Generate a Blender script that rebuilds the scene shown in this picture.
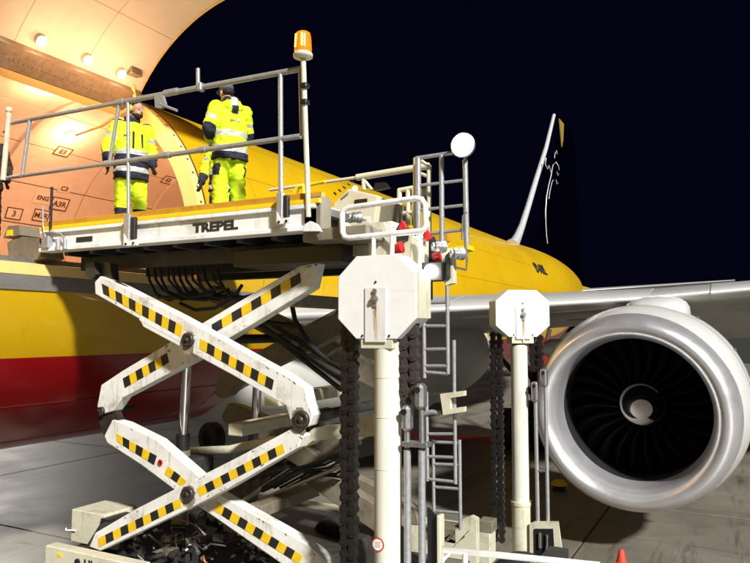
import bpy, bmesh, math, random
from mathutils import Vector, Matrix, noise
R_ = math.radians
random.seed(7)
for o in list(bpy.data.objects): bpy.data.objects.remove(o)
scn = bpy.context.scene
col = scn.collection

# ------------------------------------------------------------------ camera
CAM = Vector((0, 0, 3.9)); YAW = R_(27.88); PIT = R_(4.02); FPX = 690.0
cd = bpy.data.cameras.new('camera'); cam = bpy.data.objects.new('camera', cd); col.objects.link(cam)
cam.location = CAM; cam.rotation_euler = (math.pi/2 + PIT, 0, YAW)
cd.sensor_width = 36; cd.lens = 36*FPX/750; cd.clip_end = 3000; cd.clip_start = .05
scn.camera = cam
# ------------------------------------------------------------------ sky
w = bpy.data.worlds.new('World'); scn.world = w; w.use_nodes = True
bg = w.node_tree.nodes['Background']
bg.inputs[0].default_value = (.05, .042, .24, 1); bg.inputs[1].default_value = .017
# ------------------------------------------------------------------ main flood light (night apron)
sd = bpy.data.lights.new('sun', 'SUN'); sun = bpy.data.objects.new('sun', sd); col.objects.link(sun)
sd.energy = 5.0; sd.angle = R_(4.0); sd.color = (1, .985, .94)
SDIR = Vector((-.68, .45, -.57))
sun.rotation_euler = SDIR.to_track_quat('-Z', 'Y').to_euler()
sun.location = (30, -20, 25)
vs = scn.view_settings
vs.view_transform = 'Standard'; vs.look = 'None'; vs.gamma = 1; vs.use_curve_mapping = False; vs.exposure = 0.5

# ------------------------------------------------------------------ pixel -> point on a plane
FW = Vector((-math.sin(YAW)*math.cos(PIT), math.cos(YAW)*math.cos(PIT), math.sin(PIT)))
RT = Vector((math.cos(YAW), math.sin(YAW), 0)); UPV = RT.cross(FW)
def at(px, py, y=None, x=None, z=None, d=None):
    r = FW + RT*((px-375)/FPX) + UPV*((281.5-py)/FPX)
    if d is not None: return CAM + r*d
    if y is not None: return CAM + r*((y-CAM.y)/r.y)
    if x is not None: return CAM + r*((x-CAM.x)/r.x)
    return CAM + r*((z-CAM.z)/r.z)

# ------------------------------------------------------------------ materials
MATS = {}
def mat(name, c, rough=.5, metal=0, var=.12, scale=6.0, dirt=0, dirtc=(.05, .035, .02), bump=.0, bscale=40, emit=None, es=0, coat=0, stretch=(1, 1, 1), spec=.5):
    m = bpy.data.materials.new(name); m.use_nodes = True
    nt = m.node_tree; b = nt.nodes['Principled BSDF']; N = nt.nodes.new; L = nt.links.new
    b.inputs['Roughness'].default_value = rough; b.inputs['Metallic'].default_value = metal
    b.inputs['Specular IOR Level'].default_value = spec
    if coat: b.inputs['Coat Weight'].default_value = coat
    tc = N('ShaderNodeTexCoord'); mp = N('ShaderNodeMapping'); mp.inputs['Scale'].default_value = stretch
    L(tc.outputs['Object'], mp.inputs['Vector'])
    no = N('ShaderNodeTexNoise'); no.inputs['Scale'].default_value = scale; no.inputs['Detail'].default_value = 6; no.inputs['Roughness'].default_value = .65
    L(mp.outputs[0], no.inputs['Vector'])
    rp = N('ShaderNodeValToRGB')
    rp.color_ramp.elements[0].position = .25; rp.color_ramp.elements[1].position = .75
    rp.color_ramp.elements[0].color = (*[v*(1-var) for v in c], 1); rp.color_ramp.elements[1].color = (*[min(1, v*(1+var*.6)) for v in c], 1)
    L(no.outputs['Fac'], rp.inputs[0]); out = rp.outputs[0]
    if dirt:
        n2 = N('ShaderNodeTexNoise'); n2.inputs['Scale'].default_value = scale*.7; n2.inputs['Detail'].default_value = 9; n2.inputs['Roughness'].default_value = .75
        L(mp.outputs[0], n2.inputs['Vector'])
        r2 = N('ShaderNodeValToRGB'); r2.color_ramp.elements[0].position = .52; r2.color_ramp.elements[1].position = .72
        r2.color_ramp.elements[0].color = (0, 0, 0, 1); r2.color_ramp.elements[1].color = (dirt, dirt, dirt, 1)
        L(n2.outputs['Fac'], r2.inputs[0])
        mx = N('ShaderNodeMix'); mx.data_type = 'RGBA'; mx.inputs['B'].default_value = (*dirtc, 1)
        L(r2.outputs[0], mx.inputs['Factor']); L(out, mx.inputs['A']); out = mx.outputs['Result']
        for (sc3, st3, lo3, hi3, fac3) in ((1.0, (9, 9, .9), .56, .74, dirt*.75), (1.0, (1.1, 6, 13), .60, .70, dirt*.5), (70.0, (1, 1, 1), .66, .72, dirt*.6)):
            m3 = N('ShaderNodeMapping'); m3.inputs['Scale'].default_value = st3; L(tc.outputs['Object'], m3.inputs['Vector'])
            n4 = N('ShaderNodeTexNoise'); n4.inputs['Scale'].default_value = sc3 if sc3 > 1 else max(.6, scale*.45); n4.inputs['Detail'].default_value = 7; n4.inputs['Roughness'].default_value = .7
            L(m3.outputs[0], n4.inputs['Vector'])
            r4 = N('ShaderNodeValToRGB'); r4.color_ramp.elements[0].position = lo3; r4.color_ramp.elements[1].position = hi3
            r4.color_ramp.elements[0].color = (0, 0, 0, 1); r4.color_ramp.elements[1].color = (fac3, fac3, fac3, 1)
            L(n4.outputs['Fac'], r4.inputs[0])
            x4 = N('ShaderNodeMix'); x4.data_type = 'RGBA'; x4.inputs['B'].default_value = (*[v*.6 for v in dirtc], 1)
            L(r4.outputs[0], x4.inputs['Factor']); L(out, x4.inputs['A']); out = x4.outputs['Result']
    L(out, b.inputs['Base Color'])
    rr = N('ShaderNodeMapRange'); rr.inputs['To Min'].default_value = max(.02, rough-.1); rr.inputs['To Max'].default_value = min(1, rough+.12)
    L(no.outputs['Fac'], rr.inputs['Value']); L(rr.outputs[0], b.inputs['Roughness'])
    if bump:
        n3 = N('ShaderNodeTexNoise'); n3.inputs['Scale'].default_value = bscale; n3.inputs['Detail'].default_value = 4
        L(mp.outputs[0], n3.inputs['Vector'])
        bp = N('ShaderNodeBump'); bp.inputs['Strength'].default_value = bump; bp.inputs['Distance'].default_value = .02
        L(n3.outputs['Fac'], bp.inputs['Height']); L(bp.outputs[0], b.inputs['Normal'])
    if emit:
        b.inputs['Emission Color'].default_value = (*emit, 1); b.inputs['Emission Strength'].default_value = es
    MATS[name] = m
    return m
mat('white_paint', (.80, .80, .78), .42, var=.07, scale=3, dirt=.55, dirtc=(.22, .19, .13))
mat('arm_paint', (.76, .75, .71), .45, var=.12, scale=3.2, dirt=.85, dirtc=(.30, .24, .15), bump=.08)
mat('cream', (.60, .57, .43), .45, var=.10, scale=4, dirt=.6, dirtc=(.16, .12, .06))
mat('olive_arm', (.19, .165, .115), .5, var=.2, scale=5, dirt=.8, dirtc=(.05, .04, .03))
mat('galv', (.40, .41, .43), .42, .45, var=.2, scale=25, dirt=.4, dirtc=(.2, .18, .15))
mat('steel', (.35, .35, .35), .4, .8, var=.2, scale=20)
mat('chrome', (.75, .75, .75), .12, 1, var=.05)
mat('black', (.012, .012, .013), .45, var=.3)
mat('rubber', (.015, .015, .015), .75, var=.3, scale=12, bump=.2)
mat('dark_frame', (.028, .027, .026), .55, var=.4, scale=8, dirt=.6, dirtc=(.10, .085, .06))
mat('grease', (.03, .025, .02), .35, var=.5, scale=15, dirt=.6, dirtc=(.10, .05, .03))
mat('chain_steel', (.034, .030, .028), .36, .55, var=.4, scale=30, dirt=.5, dirtc=(.06, .038, .03))
mat('chain_rust', (.052, .04, .036), .65, .2, var=.4, scale=40, dirt=.8, dirtc=(.05, .03, .025))
mat('hz_yellow', (.78, .50, .012), .45, var=.1, scale=9, dirt=.4, dirtc=(.3, .18, .02))
mat('hz_black', (.014, .014, .016), .5, var=.3)
mat('edge_yellow', (.85, .60, .01), .45, var=.1, dirt=.3, dirtc=(.4, .25, .02))
mat('edge_gold', (.52, .26, .02), .5, var=.2, dirt=.5, dirtc=(.2, .09, .01))
mat('red', (.5, .012, .015), .35, var=.1)
mat('orange_cone', (.72, .05, .025), .5)
mat('fus_yellow', (.58, .355, .004), .32, var=.05, scale=.8, dirt=.25, dirtc=(.38, .19, .004), coat=.25, stretch=(1, .5, 1))
mat('fus_red', (.28, .003, .006), .3, var=.08, scale=.8, dirt=.3, dirtc=(.16, .004, .006), coat=.3, stretch=(1, .5, 1))
mat('fus_grey', (.20, .185, .17), .55, var=.25, scale=3, dirt=.6, dirtc=(.06, .05, .045), stretch=(1, .4, 1))
mat('rim_yellow', (.85, .62, .22), .45, var=.06)
mat('lining', (.74, .62, .50), .6, var=.08, scale=2.0, dirt=.25, dirtc=(.5, .36, .25), bump=.03, bscale=90)
mat('door_lining', (.76, .67, .55), .55, var=.07, scale=1.3, dirt=.25, dirtc=(.55, .45, .34))
mat('hinge_metal', (.34, .26, .18), .45, .5, var=.3, scale=15)
mat('wing_grey', (.42, .42, .41), .35, .35, var=.08, scale=.8, dirt=.35, dirtc=(.25, .24, .22), stretch=(.6, .3, 1))
mat('wing_under', (.42, .41, .38), .5, 0, var=.12, scale=1.2, dirt=.5, dirtc=(.16, .15, .13))
mat('slat_metal', (.60, .60, .59), .28, .4, var=.08, scale=2, stretch=(.5, .5, 1))
mat('fairing', (.50, .50, .46), .42, var=.1, scale=1.5, dirt=.4, dirtc=(.3, .28, .22))
mat('nacelle', (.62, .62, .60), .3, .0, var=.06, scale=1.2, dirt=.3, dirtc=(.42, .42, .38), coat=.3)
mat('lip_metal', (.80, .80, .82), .33, .78, var=.06, scale=3)
mat('duct', (.015, .015, .018), .5, var=.3)
mat('blade', (.003, .003, .0035), .4, .0, var=.3, scale=8, spec=.1)  # near black: the shade deep in the intake is put into the colour
mat('spinner', (.012, .012, .014), .35)
mat('spiral', (.75, .72, .66), .5, var=.05)
mat('dark_tail', (.0005, .0004, .0022), .8, var=.2, spec=.0)  # one near-black blue over the whole fin
mat('silver', (.75, .76, .77), .35, .5, var=.05)
mat('gold', (.40, .26, .05), .4, .3, var=.1)
mat('hivis', (.62, .80, .008), .75, var=.10, scale=9, dirt=.35, dirtc=(.42, .52, .02), bump=.25, bscale=22)
mat('reflective', (.55, .55, .50), .4, .2, var=.08)
mat('navy_cloth', (.012, .014, .028), .85, var=.3, scale=12, bump=.25, bscale=22)
mat('dark_cloth', (.014, .010, .010), .85, var=.3, scale=12, bump=.25, bscale=22)
mat('skin', (.48, .25, .17), .55, var=.12, scale=18)
mat('hair', (.018, .011, .008), .7, var=.4, scale=60, bump=.5, bscale=150)
mat('cap_grey', (.09, .085, .10), .8, var=.2, scale=40)
mat('muff_yellow', (.85, .55, .01), .4)
mat('boot', (.015, .013, .012), .6)
mat('eye_white', (.7, .68, .65), .3)
mat('eye_dark', (.01, .008, .006), .2)
mat('decal_dark', (.02, .018, .016), .6)
mat('decal_red', (.5, .02, .03), .5)
mat('decal_white', (.78, .77, .74), .5)
mat('stencil', (.10, .035, .02), .6)
mat('label_plate', (.78, .66, .52), .55)
mat('lamp_white', (.9, .9, .9), .3, emit=(.92, .96, 1), es=60)
mat('lamp_head', (.9, .9, .9), .3, emit=(1, .93, .82), es=40)
mat('lamp_warm', (.9, .8, .6), .3, emit=(1, .80, .50), es=22)
mat('amber', (.8, .20, .008), .2, emit=(1, .36, .02), es=.22, coat=.5)
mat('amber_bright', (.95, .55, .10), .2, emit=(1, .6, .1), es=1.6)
mat('copper', (.35, .14, .07), .45, .4, var=.3, scale=10)
mat('screen', (.03, .012, .012), .25)
mat('peach_paint', (.66, .60, .44), .5, var=.06, scale=3, dirt=.4, dirtc=(.25, .2, .12))

# ------------------------------------------------------------------ mesh builder
def frame(d):
    d = d.normalized(); u = d.cross(Vector((0, 1, 0)))
    if u.length < .2: u = d.cross(Vector((0, 0, 1)))
    u.normalize(); return u, d.cross(u).normalized()
class MB:
    def __init__(s): s.v = []; s.f = []; s.sm = []
    def add(s, vs, fs, smooth=False):
        n = len(s.v); s.v += [Vector(v) for v in vs]
        for f in fs: s.f.append([i+n for i in f]); s.sm.append(smooth)
        return s
    def box(s, a, b):
        (x0, y0, z0), (x1, y1, z1) = a, b
        return s.add([(x, y, z) for x in (x0, x1) for y in (y0, y1) for z in (z0, z1)],
                     [(0, 1, 3, 2), (4, 6, 7, 5), (0, 4, 5, 1), (2, 3, 7, 6), (0, 2, 6, 4), (1, 5, 7, 3)])
    def bevbox(s, a, b, e=.01):
        bm = bmesh.new(); bmesh.ops.create_cube(bm, size=1)
        for v in bm.verts: v.co = Vector([(a[i]+b[i])/2 + v.co[i]*(b[i]-a[i]) for i in range(3)])
        bmesh.ops.bevel(bm, geom=bm.edges[:], offset=min(e, *[abs(b[i]-a[i])*.4 for i in range(3)]), segments=1, affect='EDGES')
        s.bm(bm); bm.free(); return s
    def bm(s, bm, smooth=False):
        bm.verts.index_update(); return s.add([v.co.copy() for v in bm.verts], [[v.index for v in f.verts] for f in bm.faces], smooth)
    def tube(s, pts, r, n=10, caps=True, rs=None):
        pts = [Vector(p) for p in pts]; vs = []; k = len(pts)
        for i, p in enumerate(pts):
            d = (pts[min(i+1, k-1)]-pts[max(i-1, 0)]); u, w_ = frame(d); rr = rs[i] if rs else r
            vs += [p + u*rr*math.cos(2*math.pi*j/n) + w_*rr*math.sin(2*math.pi*j/n) for j in range(n)]
        fs = [(i*n+j, i*n+(j+1) % n, (i+1)*n+(j+1) % n, (i+1)*n+j) for i in range(k-1) for j in range(n)]
        s.add(vs, fs, True)
        if caps: s.add(vs[:n], [tuple(range(n))[::-1]]); s.add(vs[-n:], [tuple(range(n))])
        return s
    def disc(s, c, d, r, h, n=20):
        d = Vector(d).normalized(); return s.tube([Vector(c), Vector(c)+d*h], r, n)
    def ring(s, c, d, ri, ro, h, n=24):
        d = Vector(d).normalized(); u, w_ = frame(d); vs = []
        for (r, t) in ((ri, 0), (ro, 0), (ro, h), (ri, h)):
            vs += [Vector(c)+d*t+u*r*math.cos(2*math.pi*j/n)+w_*r*math.sin(2*math.pi*j/n) for j in range(n)]
        return s.add(vs, [(a*n+j, a*n+(j+1) % n, ((a+1) % 4)*n+(j+1) % n, ((a+1) % 4)*n+j) for a in range(4) for j in range(n)])
    def prism(s, pts, off):
        pts = [Vector(p) for p in pts]; off = Vector(off); n = len(pts)
        return s.add(pts + [p+off for p in pts], [tuple(range(n)), tuple(range(2*n-1, n-1, -1))] + [(i, i+n, (i+1) % n+n, (i+1) % n) for i in range(n)])
    def lathe(s, prof, c, axis, n=48, smooth=True, close=False):
        axis = Vector(axis).normalized(); u, w_ = frame(axis); c = Vector(c); vs = []
        for (t, r) in prof: vs += [c+axis*t+u*r*math.cos(2*math.pi*j/n)+w_*r*math.sin(2*math.pi*j/n) for j in range(n)]
        return s.add(vs, [(i*n+j, i*n+(j+1) % n, (i+1)*n+(j+1) % n, (i+1)*n+j) for i in range(len(prof)-1) for j in range(n)], smooth)
    def loft(s, rings, caps=True, smooth=True):
        n = len(rings[0]); vs = [p for r in rings for p in r]
        s.add(vs, [(i*n+j, i*n+(j+1) % n, (i+1)*n+(j+1) % n, (i+1)*n+j) for i in range(len(rings)-1) for j in range(n)], smooth)
        if caps: s.add(rings[0], [tuple(range(n))[::-1]]); s.add(rings[-1], [tuple(range(n))])
        return s
    def ellipsoid(s, c, r, nu=16, nv=10):
        rings = []
        for i in range(nv+1):
            a = -math.pi/2 + math.pi*i/nv; ca = max(math.cos(a), .02)
            rings.append([Vector((c[0]+r[0]*ca*math.cos(2*math.pi*j/nu), c[1]+r[1]*ca*math.sin(2*math.pi*j/nu), c[2]+r[2]*math.sin(a))) for j in range(nu)])
        return s.loft(rings)
    def capsule(s, p0, r0, p1, r1, n=12):
        p0 = Vector(p0); p1 = Vector(p1); d = (p1-p0).normalized(); pts = []; rs = []
        for k in range(4): a = math.pi/2*(1-k/3); pts.append(p0-d*r0*math.sin(a)); rs.append(max(r0*math.cos(a), .002))
        for k in range(4): a = math.pi/2*k/3; pts.append(p1+d*r1*math.sin(a)); rs.append(max(r1*math.cos(a), .002))
        return s.tube(pts, 0, n, True, rs)
    def mesh(s, name, origin=Vector()):
        me = bpy.data.meshes.new(name); me.from_pydata([v-origin for v in s.v], [], s.f); me.update()
        bm = bmesh.new(); bm.from_mesh(me); bmesh.ops.recalc_face_normals(bm, faces=bm.faces); bm.to_mesh(me); bm.free()
        for p, q in zip(me.polygons, s.sm): p.use_smooth = q
        return me
ROOTLOC = {}
def tag(o, label=None, cat=None, group=None, kind=None):
    if label: o['label'] = label
    if cat: o['category'] = cat
    if group: o['group'] = group
    if kind: o['kind'] = kind
    return o
def root(name, loc, label, cat, group=None, rz=0):
    o = bpy.data.objects.new(name, None); col.objects.link(o); o.location = loc; o.rotation_euler = (0, 0, rz); o.empty_display_size = .2
    ROOTLOC[o.name] = Vector(loc); return tag(o, label, cat, group)
def build(mb, name, m, parent=None, label=None, kind=None):
    org = ROOTLOC.get(parent.name, Vector()) if parent else Vector()
    me = mb.mesh(name, org); me.materials.append(MATS[m])
    o = bpy.data.objects.new(name, me); col.objects.link(o)
    if parent: o.parent = parent; ROOTLOC[o.name] = org
    return tag(o, label=label, kind=kind)
def inst(name, me, parent, mtx):
    o = bpy.data.objects.new(name, me); col.objects.link(o); o.parent = parent
    org = ROOTLOC.get(parent.name, Vector())
    o.matrix_basis = Matrix.Translation(-org) @ mtx; ROOTLOC[o.name] = org; return o
def bev(o, wdt=.008, seg=2):
    m = o.modifiers.new('bevel', 'BEVEL'); m.width = wdt; m.segments = seg; m.limit_method = 'ANGLE'; return o
def text(body, name, m, parent, origin, right, up, size, bold=0.0, extr=.003, align='LEFT', sx=1.0, label=None):
    cu = bpy.data.curves.new(name, 'FONT'); cu.body = body; cu.size = size; cu.offset = bold; cu.extrude = extr; cu.align_x = align; cu.resolution_u = 3
    t = bpy.data.objects.new(name, cu); col.objects.link(t)
    bpy.context.view_layer.update(); dg = bpy.context.evaluated_depsgraph_get()
    me = bpy.data.meshes.new_from_object(t.evaluated_get(dg)); bpy.data.objects.remove(t)
    right = Vector(right).normalized(); up = Vector(up).normalized(); n = right.cross(up)
    org = ROOTLOC.get(parent.name, Vector())
    for v in me.vertices: c = v.co.copy(); v.co = Vector(origin)-org + right*c.x*sx + up*c.y + n*c.z
    me.materials.clear(); me.materials.append(MATS[m])
    o = bpy.data.objects.new(name, me); col.objects.link(o); o.parent = parent; ROOTLOC[o.name] = org
    return tag(o, label=label)
# helpers on planes y = const
def pl(pts, y): return [at(a, b, y=y) for a, b in pts]
def prism_px(pts, y, t): return MB().prism(pl(pts, y), (0, t, 0))
def tube_px(pts, y, r, n=10): return MB().tube(pl(pts, y), r, n)
def box_px(x0, y0, x1, y1, y, t, e=.008):
    xm, ym = (x0+x1)/2, (y0+y1)/2
    xa = at(x0, ym, y=y).x; xb = at(x1, ym, y=y).x; za = at(xm, y1, y=y).z; zb = at(xm, y0, y=y).z
    return MB().bevbox((xa, y, za), (xb, y+t, zb), e)

# ================================================================== SETTING
def concrete():
    m = bpy.data.materials.new('apron_concrete'); m.use_nodes = True; nt = m.node_tree; N = nt.nodes.new; L = nt.links.new; b = nt.nodes['Principled BSDF']
    ge = N('ShaderNodeNewGeometry')
    n1 = N('ShaderNodeTexNoise'); n1.inputs['Scale'].default_value = .35; n1.inputs['Detail'].default_value = 8; n1.inputs['Roughness'].default_value = .7
    n2 = N('ShaderNodeTexNoise'); n2.inputs['Scale'].default_value = 30; n2.inputs['Detail'].default_value = 4
    mp = N('ShaderNodeMapping'); mp.inputs['Scale'].default_value = (.35, 1.4, 1); L(ge.outputs['Position'], mp.inputs[0])
    n3 = N('ShaderNodeTexNoise'); n3.inputs['Scale'].default_value = 1.3; n3.inputs['Detail'].default_value = 8; n3.inputs['Roughness'].default_value = .75
    L(ge.outputs['Position'], n1.inputs['Vector']); L(ge.outputs['Position'], n2.inputs['Vector']); L(mp.outputs[0], n3.inputs['Vector'])
    r1 = N('ShaderNodeValToRGB'); r1.color_ramp.elements[0].position = .3; r1.color_ramp.elements[1].position = .7
    r1.color_ramp.elements[0].color = (.14, .125, .10, 1); r1.color_ramp.elements[1].color = (.25, .226, .182, 1)
    L(n1.outputs['Fac'], r1.inputs[0])
    r3 = N('ShaderNodeValToRGB'); r3.color_ramp.elements[0].position = .60; r3.color_ramp.elements[1].position = .68
    r3.color_ramp.elements[0].color = (0, 0, 0, 1); r3.color_ramp.elements[1].color = (.75, .75, .75, 1)
    L(n3.outputs['Fac'], r3.inputs[0])
    mx = N('ShaderNodeMix'); mx.data_type = 'RGBA'; mx.inputs['B'].default_value = (.045, .038, .03, 1)
    L(r3.outputs[0], mx.inputs['Factor']); L(r1.outputs[0], mx.inputs['A'])
    base_out = mx.outputs['Result']
    for (sc5, rotz, st5, lo5, hi5, f5, c5) in ((.55, .35, (3.2, .35, 1), .54, .66, .75, (.035, .03, .024)), (.8, -.5, (.25, 2.6, 1), .60, .70, .6, (.04, .036, .03)), (3.5, 0, (1, 1, 1), .64, .70, .7, (.028, .022, .015)), (.25, 0, (1, 1, 1), .5, .75, .35, (.30, .285, .25))):
        m5 = N('ShaderNodeMapping'); m5.inputs['Scale'].default_value = st5; m5.inputs['Rotation'].default_value = (0, 0, rotz); L(ge.outputs['Position'], m5.inputs[0])
        n5 = N('ShaderNodeTexNoise'); n5.inputs['Scale'].default_value = sc5; n5.inputs['Detail'].default_value = 9; n5.inputs['Roughness'].default_value = .72
        L(m5.outputs[0], n5.inputs['Vector'])
        r5 = N('ShaderNodeValToRGB'); r5.color_ramp.elements[0].position = lo5; r5.color_ramp.elements[1].position = hi5
        r5.color_ramp.elements[0].color = (0, 0, 0, 1); r5.color_ramp.elements[1].color = (f5, f5, f5, 1); L(n5.outputs['Fac'], r5.inputs[0])
        x5 = N('ShaderNodeMix'); x5.data_type = 'RGBA'; x5.inputs['B'].default_value = (*c5, 1); L(r5.outputs[0], x5.inputs['Factor']); L(base_out, x5.inputs['A']); base_out = x5.outputs['Result']
    m2 = N('ShaderNodeMix'); m2.data_type = 'RGBA'; m2.blend_type = 'MULTIPLY'; m2.inputs['Factor'].default_value = .35
    L(base_out, m2.inputs['A']); L(n2.outputs['Fac'], m2.inputs['B']); L(m2.outputs['Result'], b.inputs['Base Color'])
    rr = N('ShaderNodeMapRange'); rr.inputs['To Min'].default_value = .28; rr.inputs['To Max'].default_value = .75
    L(n1.outputs['Fac'], rr.inputs['Value']); L(rr.outputs[0], b.inputs['Roughness'])
    bp = N('ShaderNodeBump'); bp.inputs['Strength'].default_value = .25; bp.inputs['Distance'].default_value = .01
    L(n2.outputs['Fac'], bp.inputs['Height']); L(bp.outputs[0], b.inputs['Normal'])
    MATS['apron_concrete'] = m
concrete()
mat('joint', (.03, .027, .022), .8)
mat('far_unlit', (.012, .016, .008), .9, var=.4, scale=.3)  # near-black colour stands in for far ground the floodlights do not reach
mat('stripe_red', (.42, .07, .03), .5, var=.2, dirt=.6, dirtc=(.2, .12, .09))
mat('paint_white', (.6, .6, .57), .5, var=.15, dirt=.6, dirtc=(.25, .23, .2))
g = tag(build(MB().box((-900, -300, -1), (900, 1200, -.03)), 'ground', 'far_unlit'), kind='structure')
ap = tag(build(MB().box((-120, -40, -.6), (120, 92, -.012)), 'apron', 'joint'), kind='structure')
S = 7.5; slab_me = MB().bevbox((.018, .018, -.2), (S-.018, S-.018, 0), .012).mesh('concrete_slab'); slab_me.materials.append(MATS['apron_concrete'])
for i in range(-7, 6):
    for j in range(-2, 12):
        inst('concrete_slab', slab_me, ap, Matrix.Translation((-2.7+S*i, 1.5+S*j, 0)))
q0 = at(385, 437, z=0); q1 = at(520, 437, z=0)
build(MB().box((-24, 23.1, .004), (-5.5, 24.7, .008)), 'apron_stripe', 'stripe_red', ap)  # flat red-brown band across the apron
build(MB().box((-24, 60, .004), (60, 60.5, .008)), 'apron_stripe', 'paint_white', ap)

# ================================================================== AIRPLANE
FX, FZ, FR = -11.28, 5.21, 3.3
plane = root('cargo_airplane', (FX, 10, 0), 'yellow and red cargo airplane with its side cargo door swung open', 'airplane')
YA, YF = 8.85, 5.13; TS, TH = -8.3, 62.0
def section(y):
    if y < -2:
        k = (y+11)/9.0; k = max(k, 0); r = FR*math.sqrt(max(0, 1-(1-k)**2.0)); return FZ-.55*(1-k)**2, max(r, .03)
    if y > 34:
        k = min(1, (y-34)/21.0); return FZ+1.9*k**1.2, FR*(1-k**1.75)+.35*k
    return FZ, FR
ys = [-11, -10.8, -10.4, -9.8, -9, -8, -7, -6, -5, -4, -3, -2, 0, 2, 3.5, YF, 6.06, 6.99, 7.92, YA, 10, 12, 14, 16, 18, 20, 23, 26, 29, 32, 34, 36, 38, 40, 42, 44, 46, 48, 50, 52, 54, 56, 58, 59, 60]
ths = sorted(set([-180+6*i for i in range(25)] + [-32, -30.6, -26, -20, -14.0] + [TS] + [TS+(TH-TS)*i/16 for i in range(17)] + [TH+(180-TH)*i/20 for i in range(21)]))
ths = [t for t in ths if t > -179.9]
def fuselage():
    mb = MB(); nT = len(ths); mi = []
    for y in ys:
        cz, r = section(y)
        for t in ths: mb.v.append(Vector((FX+r*math.cos(R_(t)), y, cz+r*math.sin(R_(t)))))
    for i in range(len(ys)-1):
        for j in range(nT):
            t0 = ths[j]; t1 = ths[(j+1) % nT] if j < nT-1 else 180+1e-6
            tm = (t0+t1)/2; ym = (ys[i]+ys[i+1])/2
            if TS < tm < TH and YF < ym < YA: continue
            mb.f.append([i*nT+j, i*nT+(j+1) % nT, (i+1)*nT+(j+1) % nT, (i+1)*nT+j]); mb.sm.append(True)
            mi.append(1 if (-149.4 < tm < -30.6) else 0)
    o = build(mb, 'fuselage', 'fus_yellow', plane); o.data.materials.append(MATS['fus_red'])
    for p, k in zip(o.data.polygons, mi): p.material_index = k
    return o
fus = fuselage()
def arc_panel(y0, y1, t0, t1, ra, rb, n=8, tf=None):
    """curved slab between angles, tf maps (x,z)->(x,z)"""
    rings = []
    for i in range(n+1):
        t = R_(t0+(t1-t0)*i/n); q = []
        for (r, y) in ((ra, y0), (rb, y0), (rb, y1), (ra, y1)):
            x, z = FX+r*math.cos(t), FZ+r*math.sin(t)
            if tf: x, z = tf(x, z)
            q.append(Vector((x, y, z)))
        rings.append(q)
    return MB().loft(rings, smooth=False)
# door frame rim round the opening
rim = MB()
for (a, b, c_, d_) in ((YA-.02, YA+.16, TS, TH), (YF-.16, YF+.02, TS, TH)):
    m_ = arc_panel(a, b, c_, d_, FR-.28, FR+.012, 20); rim.add(m_.v, m_.f)
for (c_, d_) in ((TH-.3, TH+2.5), (TS-2.2, TS+.3)):
    m_ = arc_panel(YF, YA, c_, d_, FR-.28, FR+.012, 2); rim.add(m_.v, m_.f)
build(rim, 'door_frame', 'rim_yellow', fus)
seal = arc_panel(YA+.165, YA+.20, TS, TH+2, FR-.02, FR+.016, 20)
build(seal, 'door_seal', 'stencil', fus)
for k in range(14):
    t = R_(TS+4+k*4.9); c_ = Vector((FX+(FR+.012)*math.cos(t), YA+.07, FZ+(FR+.012)*math.sin(t)))
    n_ = Vector((math.cos(t), 0, math.sin(t)))
    build(MB().disc(c_, n_, .022, .008, 10), 'latch_bolt', 'stencil', fus)
build(arc_panel(-1, 12.2, -13.9, TS-2.3, FR+.002, FR+.02, 3), 'scuff_plate', 'fus_grey', fus, label='grey scuffed panel below the door sill')
# interior lining: curved panels with gaps
lin_base = MB()
m_ = arc_panel(-2, 30, -30, 210, FR-.16, FR-.13, 40); lin_base.add(m_.v, m_.f)
lin = None
lb = MB()
def keep_lin(t0, t1, y0, y1): return not (t1 > TS-3 and t0 < TH+3 and y1 > YF-.2 and y0 < YA+.2)
tt = [-20, TS, 20, 45, TH+3, 85, 105, 125, 143, 160, 178, 196]
yy = [-2, 0.2, 2.4, YF-.2, 6.9, YA+.2, 11.2, 13.4, 15.6, 17.8, 20, 22.2]
# backing shell as part, panels as sub-parts
for i in range(len(yy)-1):
    for j in range(len(tt)-1):
        if keep_lin(tt[j], tt[j+1], yy[i], yy[i+1]):
            m_ = arc_panel(yy[i], yy[i+1], tt[j], tt[j+1], FR-.10, FR-.08, 6); lb.add(m_.v, m_.f)
lining = build(lb, 'cabin_lining', 'hinge_metal', plane)
for i in range(len(yy)-1):
    for j in range(len(tt)-1):
        if keep_lin(tt[j], tt[j+1], yy[i], yy[i+1]):
            gy, gt = .012, .28
            build(arc_panel(yy[i]+gy, yy[i+1]-gy, tt[j]+gt, tt[j+1]-gt, FR-.135, FR-.102, 6), 'lining_panel', 'lining', lining)
for y in (YA+.2, 13.4, 17.8):   # circumferential ribs
    build(arc_panel(y-.04, y+.04, TH+5, 192, FR-.17, FR-.137, 24), 'rib', 'lining', lining)
build(MB().box((FX-3.1, -2, 4.74), (FX+3.12, 22, 4.84)), 'cabin_floor', 'steel', plane)
build(MB().disc((FX, 22.1, FZ), (0, 1, 0), 3.15, .1, 40), 'bulkhead', 'lining', plane)
build(MB().disc((FX, -2.0, FZ), (0, 1, 0), 3.15, .05, 40), 'bulkhead', 'lining', plane)
def lin_pt(px, py, r=FR-.14):
    d = FW + RT*((px-375)/FPX) + UPV*((281.5-py)/FPX); ox, oz = CAM.x-FX, CAM.z-FZ
    a = d.x**2+d.z**2; b = 2*(ox*d.x+oz*d.z); c = ox*ox+oz*oz-r*r; t = (-b+math.sqrt(b*b-4*a*c))/(2*a)
    p = CAM+d*t; return p, math.atan2(p.z-FZ, p.x-FX)
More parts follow.
